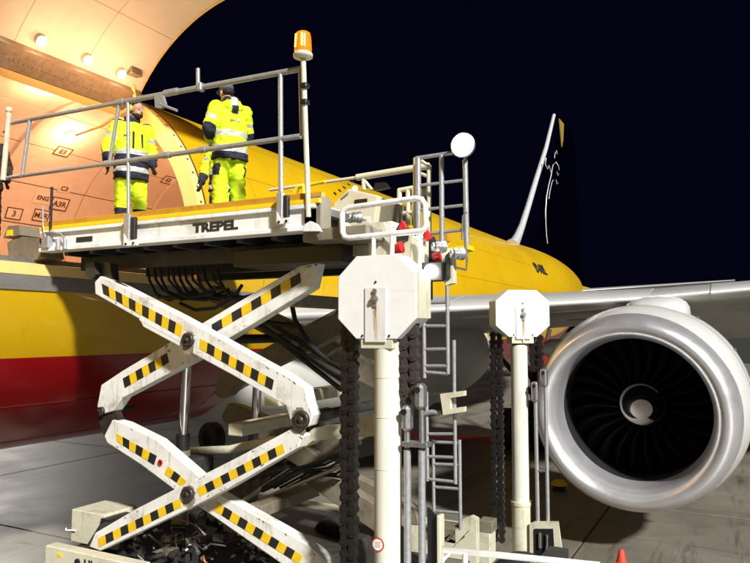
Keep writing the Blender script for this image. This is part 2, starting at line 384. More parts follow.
def lining_frame(px, py, r):
    p, t = lin_pt(px, py, r); n = Vector((-math.cos(t), 0, -math.sin(t))); rt = Vector((0, 1, 0)); return p, rt, n.cross(rt), n
for (px, py, s, wd, sz) in ((63, 151.5, 'E3', .30, .17), (168.5, 180, 'E2', .30, .17), (64.5, 188.5, 'C3', .30, .16), (59.5, 204, 'A3R', .36, .19), (41, 215.5, 'M3R', .32, .18), (43, 198, 'ENG', .42, .15), (14, 213.5, '3', .3, .19)):
    p, rt, up, n = lining_frame(px, py, FR-.142)
    h = wd*.62 if s not in ('ENG',) else .24
    plate = MB().prism([p-rt*wd*.55-up*h*.6, p+rt*wd*.55-up*h*.6, p+rt*wd*.55+up*h*.6, p-rt*wd*.55+up*h*.6], n*.006)
    if s != 'C3' and s != 'ENG':
        fr_ = MB(); q = p+n*.002
        W_, H_, b_ = wd*.62, h*.72, .018
        for (a0, a1, c0, c1) in ((-W_, W_, H_-b_, H_), (-W_, W_, -H_, -H_+b_), (-W_, -W_+b_, -H_, H_), (W_-b_, W_, -H_, H_)):
            fr_.prism([q+rt*a0+up*c0, q+rt*a1+up*c0, q+rt*a1+up*c1, q+rt*a0+up*c1], n*.009)
        build(fr_, 'label_border', 'stencil', lining)
    build(plate, 'position_label', 'label_plate', lining)
    text(s, 'lettering', 'stencil', lining, p-up*sz*.34+n*.009, rt, up, sz, .004, .002, 'CENTER')
def lamp_light(name, loc, energy, color, parent, size=.08, typ='POINT', direction=None, spot=None):
    ld = bpy.data.lights.new(name, typ); ld.energy = energy; ld.color = color
    ld.shadow_soft_size = size
    o = bpy.data.objects.new(name, ld); col.objects.link(o); o.parent = parent; o.location = Vector(loc)-ROOTLOC.get(parent.name, Vector())
    if spot: ld.spot_size = R_(spot); ld.spot_blend = .6
    if direction: o.rotation_euler = Vector(direction).to_track_quat('-Z', 'Y').to_euler()
    return o
WARM = (1, .47, .23)
k = 0
for (px, py) in ((47, 89), (70, 133.5), (-60, 60), (150, 120)):
    p, rt, up, n = lining_frame(px, py, FR-.14)
    o = build(MB().disc(p, n, .085, .02, 20), 'ceiling_lamp', 'lamp_warm', plane)
    build(MB().ring(p, n, .088, .11, .025), 'lamp_bezel', 'rim_yellow', o)
    lamp_light('cabin_light', p+n*.30, 56, WARM, plane, .1)
for y in (0.5, 13, 17):
    lamp_light('cabin_light', (FX, y, FZ+2.5), 56, WARM, plane, .1)
# --- the open cargo door
HX, HZ = FX+FR*math.cos(R_(TH)), FZ+FR*math.sin(R_(TH)); PHI = R_(87)
def dtf(x, z):
    a, b = x-HX, z-HZ; return HX+a*math.cos(PHI)-b*math.sin(PHI)-.02, HZ+a*math.sin(PHI)+b*math.cos(PHI)+.06
door = build(arc_panel(YF+.03, YA-.03, TS+.5, TH-1.5, FR-.03, FR+.0, 28, dtf), 'cargo_door', 'fus_yellow', plane, label='open cargo door swung up over the loader')
for p in door.data.polygons: p.use_smooth = False
dy = [YF+.05, 6.36, 7.6, YA-.05]; dt_ = [TS+1, 16, 38, TH-2]
for i in range(3):
    for j in range(3):
        build(arc_panel(dy[i]+.004, dy[i+1]-.004, dt_[j]+.07, dt_[j+1]-.07, FR-.22, FR-.035, 10, dtf), 'door_panel', 'door_lining', door)
build(arc_panel(YA-.048, YA-.012, TS+.7, TH-1.7, FR-.23, FR-.032, 28, dtf), 'door_edge', 'rim_yellow', door)
# hinge beam
hb = MB()
hb.prism([(HX-.12, YF+.02, HZ-.24), (HX+.10, YF+.02, HZ-.30), (HX+.36, YF+.02, HZ-.03), (HX+.24, YF+.02, HZ+.12), (HX-.06, YF+.02, HZ-.02)], (0, YA-YF-.06, 0))
hinge = build(hb, 'hinge_beam', 'hinge_metal', plane)
for k in range(46):
    y = YF+.1+k*.078
    build(MB().disc((HX+.21, y, HZ-.19), (.7, 0, -.7), .009, .008, 8), 'hinge_rivet', 'steel', hinge)
build(MB().prism([(HX-.22, YF+.02, HZ-.28), (HX-.02, YF+.02, HZ-.40), (HX+.10, YF+.02, HZ-.31), (HX-.12, YF+.02, HZ-.22)], (0, YA-YF-.1, 0)), 'hinge_trim', 'rim_yellow', plane)
def door_pt(y, th, r=FR-.23):
    x, z = dtf(FX+r*math.cos(R_(th)), FZ+r*math.sin(R_(th))); return Vector((x, y, z))
dn = (door_pt(8, 50, FR-.4)-door_pt(8, 50)).normalized()
for y in (7.55, 8.25, 6.7):
    p = door_pt(y, 55.5)
    o = build(MB().disc(p-dn*.01, dn, .085, .07, 20), 'door_lamp', 'door_lining', door)
    build(MB().disc(p+dn*.062, dn, .07, .02, 20), 'lamp_lens', 'lamp_warm', o)
    lamp_light('door_light', p+dn*.75, 24, (1, .56, .29), plane, .08)
# door actuator links at the aft hinge end
act = MB(); a0 = Vector((HX+.05, YA-.22, HZ-.05)); a1 = Vector((HX+.38, YA-.25, HZ-.22)); a2 = Vector((HX-.35, YA-.35, HZ-.55))
act.tube([a0+Vector((.18, 0, .35)), a1], .035, 10); act.tube([a1, a2], .03, 10); act.tube([a2, a2+Vector((-.55, -.1, -.12))], .022, 8)
act.bevbox(a1-Vector((.06, .05, .06)), a1+Vector((.06, .05, .06)), .01)
build(act, 'door_actuator', 'rim_yellow', plane)
bk = door_pt(YA-.35, 54)
build(MB().bevbox(bk-Vector((.10, .12, .05)), bk+Vector((.10, .12, .05)), .01), 'actuator_bracket', 'hinge_metal', plane)
# registration and window rivets
def skin_pt(px, py, r=FR):
    d = FW + RT*((px-375)/FPX) + UPV*((281.5-py)/FPX); ox, oz = CAM.x-FX, CAM.z-FZ
    a = d.x**2+d.z**2; b = 2*(ox*d.x+oz*d.z); c = ox*ox+oz*oz-r*r; t = (-b-math.sqrt(max(0, b*b-4*a*c)))/(2*a)
    p = CAM+d*t; return p, math.atan2(p.z-FZ, p.x-FX)
p, t = skin_pt(537, 272, FR+.01); n = Vector((math.cos(t), 0, math.sin(t))); rt = Vector((0, 1, 0))
cz, r_ = section(p.y)
p = Vector((FX+(r_+.015)*math.cos(t), p.y, cz+(r_+.015)*math.sin(t)))
text('D-AEL', 'registration', 'decal_dark', plane, p, rt, n.cross(rt)*1.0, .72, .012, .02)
for k in range(5):
    p, t = skin_pt(335+k*4.6, 193.5-k*3.0, FR+.01); n = Vector((math.cos(t), 0, math.sin(t)))
    build(MB().disc(p, n, .05, .012, 10), 'skin_port', 'decal_dark', fus)
mat('joint_line', (.34, .17, .004), .6)
mat('joint_line_red', (.16, .003, .004), .6)
for k in range(12):      # skin joints
    y = 10.6+k*2.15
    build(arc_panel(y-.007, y+.007, -30, 120, FR-.005, FR+.003, 26), 'skin_joint', 'joint_line', fus)
    build(arc_panel(y-.007, y+.007, -100, -31, FR-.005, FR+.003, 14), 'skin_joint', 'joint_line_red', fus)
for (th_, y0_, y1_, m_) in ((78, -2, 36, 'joint_line'), (52, 9.2, 36, 'joint_line'), (30, 9.2, 36, 'joint_line'), (8, 9.2, 36, 'joint_line'), (-46, -2, 36, 'joint_line_red'), (-66, -2, 36, 'joint_line_red')):
    build(arc_panel(y0_, y1_, th_-.1, th_+.1, FR-.005, FR+.003, 1), 'skin_joint', m_, fus)
rv = MB()
for (th_, y0_, y1_) in ((50.8, 9.2, 20), (53.2, 9.2, 20), (28.8, 9.2, 20), (31.2, 9.2, 20)):
    n_r = int((y1_-y0_)/.09)
    for k in range(n_r):
        t_ = R_(th_); y_ = y0_+k*.09; c_ = Vector((FX+FR*math.cos(t_), y_, FZ+FR*math.sin(t_))); nn = Vector((math.cos(t_), 0, math.sin(t_))); tt_ = Vector((-math.sin(t_), 0, math.cos(t_)))
        q = [c_+nn*.004+Vector((0, .011*math.cos(a), 0))+tt_*.011*math.sin(a) for a in [0, 1.57, 3.14, 4.71]]; rv.add(q+[c_+nn*.008], [(0, 1, 4), (1, 2, 4), (2, 3, 4), (3, 0, 4)])
build(rv, 'rivets', 'joint_line', fus, kind='stuff')
# --- wing
def airfoil(le, chord, thick, twist=0, n=14):
    up_, lo = [], []
    for i in range(n+1):
        s = (i/n)**2*1.0; s = s if s < 1 else 1
        t = thick*chord*(1.48*math.sqrt(s)-.63*s-1.758*s*s+1.4215*s**3-.5075*s**4)*1.0
        cam_ = .02*chord*4*s*(1-s)
        up_.append(Vector((le.x, le.y+s*chord, le.z+cam_+t*.55-s*chord*twist)))
        lo.append(Vector((le.x, le.y+s*chord, le.z+cam_-t*.45-s*chord*twist)))
    return up_ + lo[::-1][1:-1] if False else up_ + lo[::-1][:-1]
WST = [(-9.2, 10.6, 4.12, 12.5, .13), (-6.5, 12.35, 4.26, 10.6, .125), (-4.0, 13.97, 4.40, 9.0, .12), (-1.65, 15.5, 4.57, 8.0, .115), (1.0, 17.2, 4.86, 7.2, .11), (6, 20.4, 5.45, 6.0, .105), (13, 24.9, 6.3, 4.4, .10), (20, 29.4, 7.2, 2.8, .09)]
rings = [airfoil(Vector(s[:3]), s[3], s[4], .035) for s in WST]
wing = build(MB().loft(rings), 'wing', 'wing_grey', plane)
wing.data.materials.append(MATS['wing_under'])
for p in wing.data.polygons:
    if p.normal.z < -.25: p.material_index = 1
# leading-edge slats, each a piece
def slat(i, f0, f1):
    def st(f):
        a, b = WST[i], WST[i+1]; return [a[k]+(b[k]-a[k])*f for k in range(5)]
    rr = []
    for f in (f0, (f0+f1)/2, f1):
        s_ = st(f); c = Vector(s_[:3]); ch = s_[3]; th = s_[4]; ring = []
        prof = airfoil(c+Vector((0, -.05, -.01)), ch, th*1.10, .035, 28)
        n = 28; k = 10
        up_ = prof[:k+1]; lo = [prof[-j] for j in range(1, k-1)]
        outer = lo[::-1] + up_
        rr.append(outer)
    mb = MB(); n = len(rr[0])
    inner = [[v+Vector((0, .06, 0))+(Vector((0, 0, -.02)) if q > n//2 else Vector((0, 0, .02))) for q, v in enumerate(r)] for r in rr]
    mb.loft([a+b[::-1] for a, b in zip(rr, inner)])
    return mb
for (i, f0, f1) in ((0, .25, .985), (1, .01, .49), (1, .505, .985), (2, .01, .985), (3, .42, .985), (4, .01, .49), (4, .505, .99), (5, .01, .5), (5, .51, .99), (6, .01, .98)):
    build(slat(i, f0, f1), 'slat', 'slat_metal', wing)
# flap track fairings + trailing flaps
for (x, y0, z0) in ((-5.2, 20.3, 3.35), (1.8, 21.5, 4.25), (6.5, 24, 5.0)):
    o = MB(); rr = []
    for k in range(9):
        s = k/8; r = .28*math.sin(math.pi*(.06+.9*s))**.7
        rr.append([Vector((x+r*.75*math.cos(a*math.pi/5), y0+3.6*s, z0-.05*s+r*1.1*math.sin(a*math.pi/5))) for a in range(10)])
    build(o.loft(rr), 'flap_fairing', 'wing_under', wing)
fq = MB().prism([(-3.4, 20.2, 4.32), (-3.4, 20.2, 4.2), (-3.4, 24.6, 3.62), (-3.4, 24.7, 3.68)], (0, 0, 0)) if False else MB()
fa = [Vector(p) for p in ((-4.2, 19.2, 4.15), (-4.2, 23.4, 3.45), (-4.2, 23.4, 3.52), (-4.2, 19.2, 4.38))]
fb = [Vector(p) for p in ((2.2, 21.6, 4.55), (2.2, 25.2, 3.75), (2.2, 25.2, 3.82), (2.2, 21.6, 4.75))]
build(MB().loft([fa, fb], smooth=False), 'flap', 'wing_under', wing)
# wing/body fairing
rr = []
for k in range(13):
    s = k/12; y = 9.6+19*s; g_ = math.sin(math.pi*min(1, max(0, s)))**.5
    rx, rz = .2+3.75*g_, .2+1.75*g_
    rr.append([Vector((FX+rx*math.copysign(abs(math.cos(a))**.8, math.cos(a)), y, 3.15+rz*math.copysign(abs(math.sin(a))**.85, math.sin(a)))) for a in [2*math.pi*j/32 for j in range(32)]])
build(MB().loft(rr), 'belly_fairing', 'fairing', plane)
# --- engine
EC = Vector((-1.74, 12.50, 2.45)); EA = Vector((.03, 1, .045)).normalized()
eng = build(MB().lathe([(.50, 1.72), (.9, 1.81), (1.4, 1.86), (2.0, 1.86), (2.8, 1.78), (3.6, 1.62), (4.3, 1.42), (4.3, 1.30), (3.4, 1.35)], EC, EA, 72), 'engine', 'nacelle', plane)
lip = []
for k in range(25):   # polished intake lip profile
    a = -math.pi*.5 + math.pi*k/24
    lip.append((.36-.36*math.cos(a) if True else 0, 1.505+.165*math.sin(a)))
prof = [(.72, 1.272), (.55, 1.278)] + [(.38-.38*math.cos(a), 1.497+.205*math.sin(a)+.0) for a in [-math.pi/2+math.pi*k/20 for k in range(21)]] + [(.495, 1.718)]
build(MB().lathe(prof, EC, EA, 96), 'intake_lip', 'lip_metal', eng)
build(MB().lathe([(.496, 1.716), (.499, 1.724), (.506, 1.724)], EC, EA, 72), 'lip_seam', 'steel', eng)
for s_, r_e in ((1.35, 1.857), (2.45, 1.828)):
    build(MB().ring(EC+EA*s_, EA, r_e-.02, r_e+.004, .012, 72), 'cowl_seam', 'steel', eng)
X_ = (RT-EA*RT.dot(EA)).normalized(); Z_ = X_.cross(EA)
Z_ = -Z_ if Z_.z < 0 else Z_
for k in range(7):
    a_ = R_(-70+k*26); c_ = EC+EA*1.9+(X_*math.cos(a_)+Z_*math.sin(a_))*1.862
    build(MB().bevbox(c_-Vector((.03, .09, .03)), c_+Vector((.03, .09, .03)), .01), 'cowl_latch', 'steel', eng)
build(MB().lathe([(.72, 1.272), (.9, 1.28), (1.3, 1.31), (1.9, 1.34)], EC, EA, 72), 'intake_duct', 'duct', eng)
build(MB().disc(EC+EA*1.95, EA, 1.36, .02, 48), 'fan_backing', 'duct', eng)
bl = []
for i in range(10):
    s = i/9; r = .42+.90*s; tw = R_(25+38*s); ch = .26+.13*s; ln = .10*math.sin(s*2.6)
    ring = []
    for (u, v) in ((-1, 0), (-.4, .012), (.4, .012), (1, 0), (.4, -.012), (-.4, -.012)):
        a = u*ch*.5
        ring.append(Vector((math.sin(tw)*a+ln + v*math.cos(tw), -math.cos(tw)*a+v*math.sin(tw), r)))
    bl.append(ring)
bm_ = MB().loft(bl).mesh('fan_blade'); bm_.materials.append(MATS['blade'])
uE, wE = frame(EA)
base = Matrix.Translation(EC+EA*1.45) @ Vector((0, 1, 0)).rotation_difference(EA).to_matrix().to_4x4()
for k in range(24):
    inst('fan_blade', bm_, eng, base @ Matrix.Rotation(2*math.pi*k/24, 4, 'Y'))
SPB = EC+EA*1.42
def sp_r(t): return .45*math.sqrt(max(0, t/.62))*(1-.12*t/.62) if t > 0 else .0
spin = build(MB().lathe([(-.62+t, max(.002, sp_r(t))) for t in [0, .01, .03, .06, .1, .16, .24, .33, .43, .53, .62]], SPB, EA, 48), 'spinner', 'spinner', eng)
# comma-shaped white spiral on the spinner
def spt(r, a, off=.006):
    lo, hi = 0, .62
    for _ in range(30):
        m_ = (lo+hi)/2
        if sp_r(m_) < r: lo = m_
        else: hi = m_
    X = RT - EA*RT.dot(EA); X.normalize(); Z = EA.cross(X); Z = -Z if Z.z < 0 else Z
    return SPB+EA*(-.62+lo-off)+X*r*math.cos(a)+Z*r*math.sin(a)
mb = MB(); NN = 40; vs_ = []
for i in range(NN+1):
    s = i/NN; a = R_(-48) - s*R_(272); wd = .125*(1-s)**1.7+.005; rc = .385-wd-.03*max(0, .12-s)/.12
    for k in range(5):
        vs_.append(spt(max(.03, rc-wd+2*wd*k/4) if s > 0 else rc-wd+2*wd*k/4, a))
mb.add(vs_, [(i*5+k, i*5+k+1, (i+1)*5+k+1, (i+1)*5+k) for i in range(NN) for k in range(4)], True)
# blob head of the comma
hc = Vector((.075, -.02)); rings_ = []
vs2 = [spt(max(.004, hc.length), math.atan2(hc.y, hc.x), .009)]
for q in range(1, 6):
    for j in range(28):
        v_ = hc+Vector((math.cos(2*math.pi*j/28), math.sin(2*math.pi*j/28)))*(.178*q/5); vs2.append(spt(max(.004, v_.length), math.atan2(v_.y, v_.x), .009))
fs2 = [(0, 1+j, 1+(j+1) % 28) for j in range(28)] + [(1+(q*28)+j, 1+(q*28)+(j+1) % 28, 1+((q+1)*28)+(j+1) % 28, 1+((q+1)*28)+j) for q in range(4) for j in range(28)]
mb.add(vs2, fs2, True)
build(mb, 'spiral_mark', 'spiral', eng)
# pylon
rr = []
for (y, z0, z1, w_) in ((13.6, 3.95, 4.12, .10), (14.0, 3.8, 4.36, .40), (14.6, 3.7, 4.54, .58), (15.4, 3.7, 4.60, .62), (17.0, 3.5, 4.5, .50), (19.0, 3.4, 4.4, .3), (20.6, 3.7, 4.1, .08)):
    ring = []
    for a in [2*math.pi*j/20 for j in range(20)]:
        ring.append(Vector((-1.50+w_*math.copysign(abs(math.cos(a))**.7, math.cos(a)), y, (z0+z1)/2+(z1-z0)/2*math.copysign(abs(math.sin(a))**.6, math.sin(a)))))
    rr.append(ring)
build(MB().loft(rr), 'pylon', 'nacelle', plane)
# --- fin with silver leading edge and drawn line figure
FBase = Vector((FX, 38.8, 8.42)); FTop = Vector((FX, 50.4, 19.4))
fin_pts = [(40.2, 7.6), (50.6, 19.3), (54.6, 19.3), (57.6, 7.2)]
rr = []
for s in [0, .2, .4, .6, .8, 1]:
    le = Vector((FX, 40.6+(50.9-40.6)*s, 8.0+(19.3-8.0)*s)); te = Vector((FX, 57.6+(55.0-57.6)*s, 7.4+(19.3-7.4)*s)); th = .45-.27*s
    ring = []
    for k in range(16):
        a = 2*math.pi*k/16; u = .5-.5*math.cos(a); wv = th*math.sin(a)*(1 if u < .5 else .8)
        ring.append(le.lerp(te, u)+Vector((wv, 0, 0)))
    rr.append(ring)
fin = build(MB().loft(rr), 'fin', 'dark_tail', plane, label='dark vertical tail with a silver leading edge')
def fin_pt(px, py): return at(px, py, x=FX+.55)
le_pts = [at(a, b, x=FX+.1) for a, b in ((511.5, 246), (514.5, 243), (518, 236), (522, 226), (528, 207), (536, 180), (546, 148), (554, 115))]
build(MB().tube(le_pts, .2, 10, True, [.40, .30, .24, .20, .18, .17, .15, .12]), 'leading_edge', 'silver', fin)
for pts, r0 in (([(547.5, 243.5), (546.5, 236), (545.8, 224), (545.6, 210), (546.5, 197), (548.5, 186), (551, 176), (552, 170)], .07),
           ([(548.8, 199), (549.8, 192), (552, 182), (553.3, 180)], .05), ([(551.5, 172), (553, 165), (556, 162), (558.5, 166), (559, 170)], .06),
           ([(546, 158), (545.3, 164), (547.5, 169), (549, 165.5), (551, 172)], .06), ([(554.5, 158), (555, 153), (556.5, 150), (557, 154)], .05),
           ([(557, 172), (558, 175.5), (559, 174)], .06), ([(556, 180), (557, 184), (558, 183)], .06)):
    P_ = [fin_pt(*q) for q in pts]
    build(MB().tube(P_, r0*.48, 6), 'tail_line', 'silver', fin)
gp = [fin_pt(a, b) for a, b in ((559.5, 118.5), (564, 124), (563.3, 140), (562.2, 147))]
build(MB().prism(gp, (-.06, 0, 0)), 'tail_patch', 'gold', fin)
rr = []
for (x, y, z, ch) in ((FX, 50, 6.6, 6.5), (FX+11, 58, 7.6, 2.6)): rr.append(airfoil(Vector((x, y, z)), ch, .1, 0))
build(MB().loft(rr), 'tailplane', 'wing_grey', plane)
# --- main landing gear (left leg)
GX, GY = -6.4, 24.0
gear = build(MB().tube([(GX, GY, 4.0), (GX, GY, .75)], .17, 12).tube([(GX, GY-.1, 1.6), (GX-1.9, GY-.6, 3.9)], .09, 8).tube([(GX, GY, 1.7), (GX, GY+2.2, 3.9)], .09, 8).tube([(GX, GY, 2.0), (GX, GY-2.6, 3.7)], .10, 8).tube([(GX, GY-1.5, .68), (GX, GY+1.5, .68)], .14, 10), 'landing_gear', 'dark_frame', plane)
build(MB().box((GX+.25, GY-.7, 1.5), (GX+.3, GY+.7, 3.6)), 'gear_door', 'fus_red', gear)
for dx in (-.55, .55):
    for dy_ in (-1.45, 0, 1.45):
        w_ = build(MB().lathe([(-.2, .3), (-.22, .55), (-.17, .65), (.17, .65), (.22, .55), (.2, .3)], (GX+dx, GY+dy_, .67), (1, 0, 0), 28), 'wheel', 'rubber', gear)
# nose gear, ahead of the picture
ng = build(MB().tube([(FX, -5, 2.6), (FX, -5, .5)], .12, 10), 'nose_gear', 'steel', plane)
for dx in (-.3, .3): build(MB().lathe([(-.14, .2), (-.15, .45), (-.1, .53), (.1, .53), (.15, .45), (.14, .2)], (FX+dx, -5, .54), (1, 0, 0), 24), 'wheel', 'rubber', ng)

# ================================================================== CARGO LOADER
YN = 5.81
ld = root('cargo_loader', (-4.5, 7.6, 0), 'white scissor lift cargo loader raised to the open airplane door', 'cargo loader')
XL, XR = -7.96, -3.75; DECK = 5.17; YFAR = 9.35
def lb_(mb, name, m, parent=None, label=None, b=.0):
    o = build(mb, name, m, parent or ld, label)
    if b: bev(o, b)
    return o
# --- bridge platform
side = lb_(MB().bevbox((XL, YN+.02, 4.95), (XR, YN+.12, 5.13), .006)
           .bevbox((XL, YN-.02, 5.13), (XR, YN+.14, 5.175), .006).bevbox((XL, YN-.03, 4.90), (XR, YN+.16, 4.95), .006), 'side_beam', 'white_paint')
text('TREPEL', 'lettering', 'decal_dark', side, (at(192, 236.5, y=YN).x, YN+.016, 4.99), (1, 0, 0), (0, 0, 1), .138, .006, .003, sx=1.42)
lb_(MB().bevbox((at(75, 243, y=YN).x, YN+.012, 4.99), (at(91, 243, y=YN).x, YN+.022, 5.055), .002), 'rating_plate', 'decal_dark', side)
lb_(MB().bevbox((XL-.02, YN-.015, 5.177), (XR+.05, YN+.10, 5.225), .004), 'edge_strip', 'edge_yellow')
lb_(MB().bevbox((XL-.02, YN+.03, 5.226), (XR+.05, YN+.10, 5.30), .004), 'kick_plate', 'edge_gold')
lb_(MB().box((XL, YN+.14, 5.09), (XR, YFAR-.14, 5.165)), 'deck_plate', 'steel')
lb_(MB().bevbox((XL, YFAR-.12, 4.9), (XR, YFAR, 5.17), .006), 'side_beam', 'white_paint')
lb_(MB().bevbox((XL-.02, YFAR-.1, 5.177), (XR+.05, YFAR, 5.30), .004), 'kick_plate', 'edge_gold')
for k in range(9):
    x = XL+.25+k*.47
    lb_(MB().bevbox((x, YN+.16, 4.86), (x+.08, YFAR-.14, 5.085), .004), 'cross_rib', 'dark_frame')
for y in (6.35, 7.5, 8.6):
    lb_(MB().bevbox((XL+.1, y, 4.70), (XR-.05, y+.16, 4.88), .006), 'underframe_beam', 'dark_frame')
lb_(box_px(233, 247, 341, 264, 6.15, .5), 'hydraulic_tank', 'black')
lb_(MB().bevbox((-3.95, YN+.06, 4.80), (-3.2, YN+.9, 4.93), .01), 'end_beam', 'olive_arm')
for k in range(24):  # deck rollers
    x = XL+.2+k*.165
    lb_(MB().tube([(x, 6.9, 5.185), (x, 8.9, 5.185)], .035, 8), 'deck_roller', 'galv')
# left end fittings
lb_(prism_px([(7, 243), (17, 236), (38, 238), (41, 257), (30, 262), (9, 259)], YN+.05, .35), 'bumper_block', 'olive_arm')
lb_(prism_px([(3, 238), (8, 226), (19, 225), (20, 235)], YN+.02, .3), 'corner_guard', 'olive_arm')
lb_(prism_px([(6, 236), (7, 230), (12, 229.5), (12, 235.5)], YN+.01, .01), 'warning_tag', 'edge_yellow')
lb_(tube_px([(52, 187), (51.5, 200), (50.5, 228)], YN-.04, .017, 8), 'flap_lever', 'black')
lb_(tube_px([(43, 206), (43, 225), (44, 233), (47, 240)], YN-.05, .012, 8).tube(pl([(43, 233), (52, 232), (61, 234), (64, 238)], YN-.05), .012, 8), 'lever_rod', 'galv')
lb_(box_px(41, 236, 48, 248, YN-.06, .08), 'lever_bracket', 'galv')
lb_(tube_px([(58, 239), (58, 250)], YN-.05, .03, 10), 'lever_pivot', 'galv')
lb_(tube_px([(65, 239), (65, 249)], YN-.05, .025, 10), 'lever_pivot', 'galv')
pole_ = lb_(MB().tube([at(9, 113, y=YN), at(3, 180, y=YN)], .036, 12), 'marker_pole', 'cream')
lb_(MB().ellipsoid(at(9, 110, y=YN), (.045, .045, .045)), 'pole_ball', 'cream', pole_)
for py in (133, 146, 158): lb_(MB().ring(at(8-(py-113)*.09, py, y=YN), (.1, 0, 1), .036, .041, .02, 14), 'pole_band', 'black', pole_)
# --- railing along the near side
YR = YN+.03
rail = lb_(tube_px([(10, 123.3), (120, 102.2)], YR, .027).tube(pl([(120, 102.2), (301, 68.8)], YR), .031).tube(pl([(0, 178.9), (110, 163.2)], YR), .027).tube(pl([(110, 163.2), (301, 136)], YR), .03), 'railing', 'galv')
for a, b, r in (((30, 119), (22, 177), .026), ((119, 104), (109.5, 162), .022), ((128, 101), (128.5, 214), .022), ((280.5, 72), (281, 200), .026), ((300, 69), (301.5, 136), .018)):
    lb_(tube_px([a, b], YR-.002, r), 'rail_post', 'galv', rail)
for a, b in (((116, 103), (124, 101.4)), ((165, 93.5), (178, 91)), ((105, 164), (112, 163)), ((163, 155.5), (170, 154.5)), ((200, 150), (206, 149))):
    lb_(tube_px([a, b], YR, .04, 12), 'rail_sleeve', 'galv', rail)
lb_(prism_px([(154, 95), (162, 94.5), (165, 104), (161, 108), (155, 107)], YR-.06, .04).tube(pl([(160, 104), (177, 110.5)], YR-.05), .016, 8), 'rail_latch', 'galv', rail)
lb_(tube_px([(198, 68.5), (198.3, 86)], YR, .022, 10), 'latch_pin', 'galv', rail)
lb_(box_px(196.5, 82, 200.5, 90, YR-.05, .08), 'pin_socket', 'galv', rail)
for x in (128.5, 281.5):
    y0 = 214 if x < 200 else 192
    o = lb_(box_px(x-5.5, y0, x+.5, y0+29, YN-.11, .05), 'post_clamp', 'galv', rail)
    lb_(box_px(x+.6, y0+3, x+6, y0+25, YN-.09, .05), 'clamp_pad', 'black', rail)
    lb_(prism_px([(x-5, y0+20), (x-1, y0+27), (x+8, y0+25), (x+8, y0+31), (x-5, y0+32)], YN-.12, .03), 'clamp_foot', 'white_paint', rail)
    lb_(MB().disc(at(x-2.5, y0+30, y=YN-.12), (0, -1, 0), .014, .012, 8).disc(at(x+5, y0+29, y=YN-.12), (0, -1, 0), .014, .012, 8), 'clamp_bolt', 'black', rail)
# beacon pole and beacon
bp_ = lb_(tube_px([(303.3, 59), (308.5, 217)], YN-.02, .027, 12), 'beacon_pole', 'cream')
lb_(box_px(304, 196, 321, 230, YN+.02, .2), 'pole_bracket', 'olive_arm', bp_)
lb_(prism_px([(303, 231), (305, 224), (310, 221), (316, 224), (320, 231)], YN-.04, .05), 'bracket_foot', 'white_paint', bp_)
for py in (84.5, 101): lb_(box_px(299.5, py-2.5, 306, py+2.5, YN-.07, .08), 'pole_clamp', 'black', bp_)
b0 = at(303, 58.5, y=YN-.02); sc = (at(313, 50, y=YN)-at(303, 50, y=YN)).length*.74
bc = lb_(MB().lathe([(0, .02), (0, sc*.55), (sc*.15, sc*1.08), (sc*.45, sc*1.1), (sc*.62, sc*.98), (sc*.62, .01)], b0, (0, 0, 1), 28), 'beacon', 'cream', None, 'amber warning beacon on its pole')
lb_(MB().lathe([(sc*.63, sc*.9), (sc*.9, sc*.98), (sc*1.2, sc*.95), (sc*2.5, sc*.86), (sc*2.85, sc*.80), (sc*2.98, sc*.62), (sc*2.98, .01)], b0, (0, 0, 1), 28), 'lens', 'amber', bc)
for k in range(8):
    lb_(MB().ring(b0+Vector((0, 0, sc*(1.0+.2*k))), (0, 0, 1), sc*.9, sc*(.985-.012*k), sc*.06, 28), 'lens_rib', 'amber', bc)
for a in (-.5, .45): lb_(MB().tube([b0+Vector((a*sc*.9, -sc*.86, sc*1.1)), b0+Vector((a*sc*.8, -sc*.80, sc*2.6))], sc*.12, 8), 'painted_glint', 'amber_bright', bc)  # glowing bars drawn on the lens as highlights

# --- scissor arms
def arm(pts, y, t, m='arm_paint', name='scissor_arm', bands=(), b=.012, rim=True):
    o = lb_(prism_px(pts, y, t), name, m); bev(o, b, 2)
    for (t0, t1, b1, b0_, n, first) in bands:
        for k in range(n):
            f0, f1 = k/n, (k+1)/n
            L_ = lambda p, q, f: (p[0]+(q[0]-p[0])*f, p[1]+(q[1]-p[1])*f)
            q = [L_(t0, t1, f0), L_(t0, t1, f1), L_(b0_, b1, f1), L_(b0_, b1, f0)]
            lb_(MB().prism([p-Vector((0, .0045, 0)) for p in pl(q, y)], (0, .004, 0)), 'hazard_stripe', 'hz_black' if (k+first) % 2 == 0 else 'hz_yellow', o)
    return o
YA1, YA2 = 5.98, 6.24
ARM1 = [(94.5, 282), (100, 276), (109, 279.5), (180, 316), (268, 365), (285, 374), (305, 388), (308, 402), (313, 415), (309, 426), (300, 429), (291, 424), (286, 406), (268, 396), (232, 375), (143, 327), (139, 319), (95, 294)]
ARM2 = [(97, 407), (101, 385), (122, 371), (167, 344), (204, 322), (300, 265.5), (318, 262), (312, 288), (228, 339), (193, 361), (132, 393), (122, 398), (113, 411), (103, 414)]
ARM3 = [(89, 547), (95, 533), (136, 509), (240, 456), (291, 429), (303, 436), (298, 448), (228, 489), (195, 506), (100, 551)]
ARM4 = [(104, 436), (112, 420), (123, 423), (157, 440), (195, 473), (220, 495), (305, 543), (326, 560), (330, 580), (300, 577), (221, 522), (173, 489), (141, 465), (107, 443)]
B1 = [((102, 283.5), (183, 326), (181, 337.5), (103.5, 293.5), 12, 0), ((200.5, 338.5), (274, 380), (272, 390), (199.5, 348.5), 10, 1)]
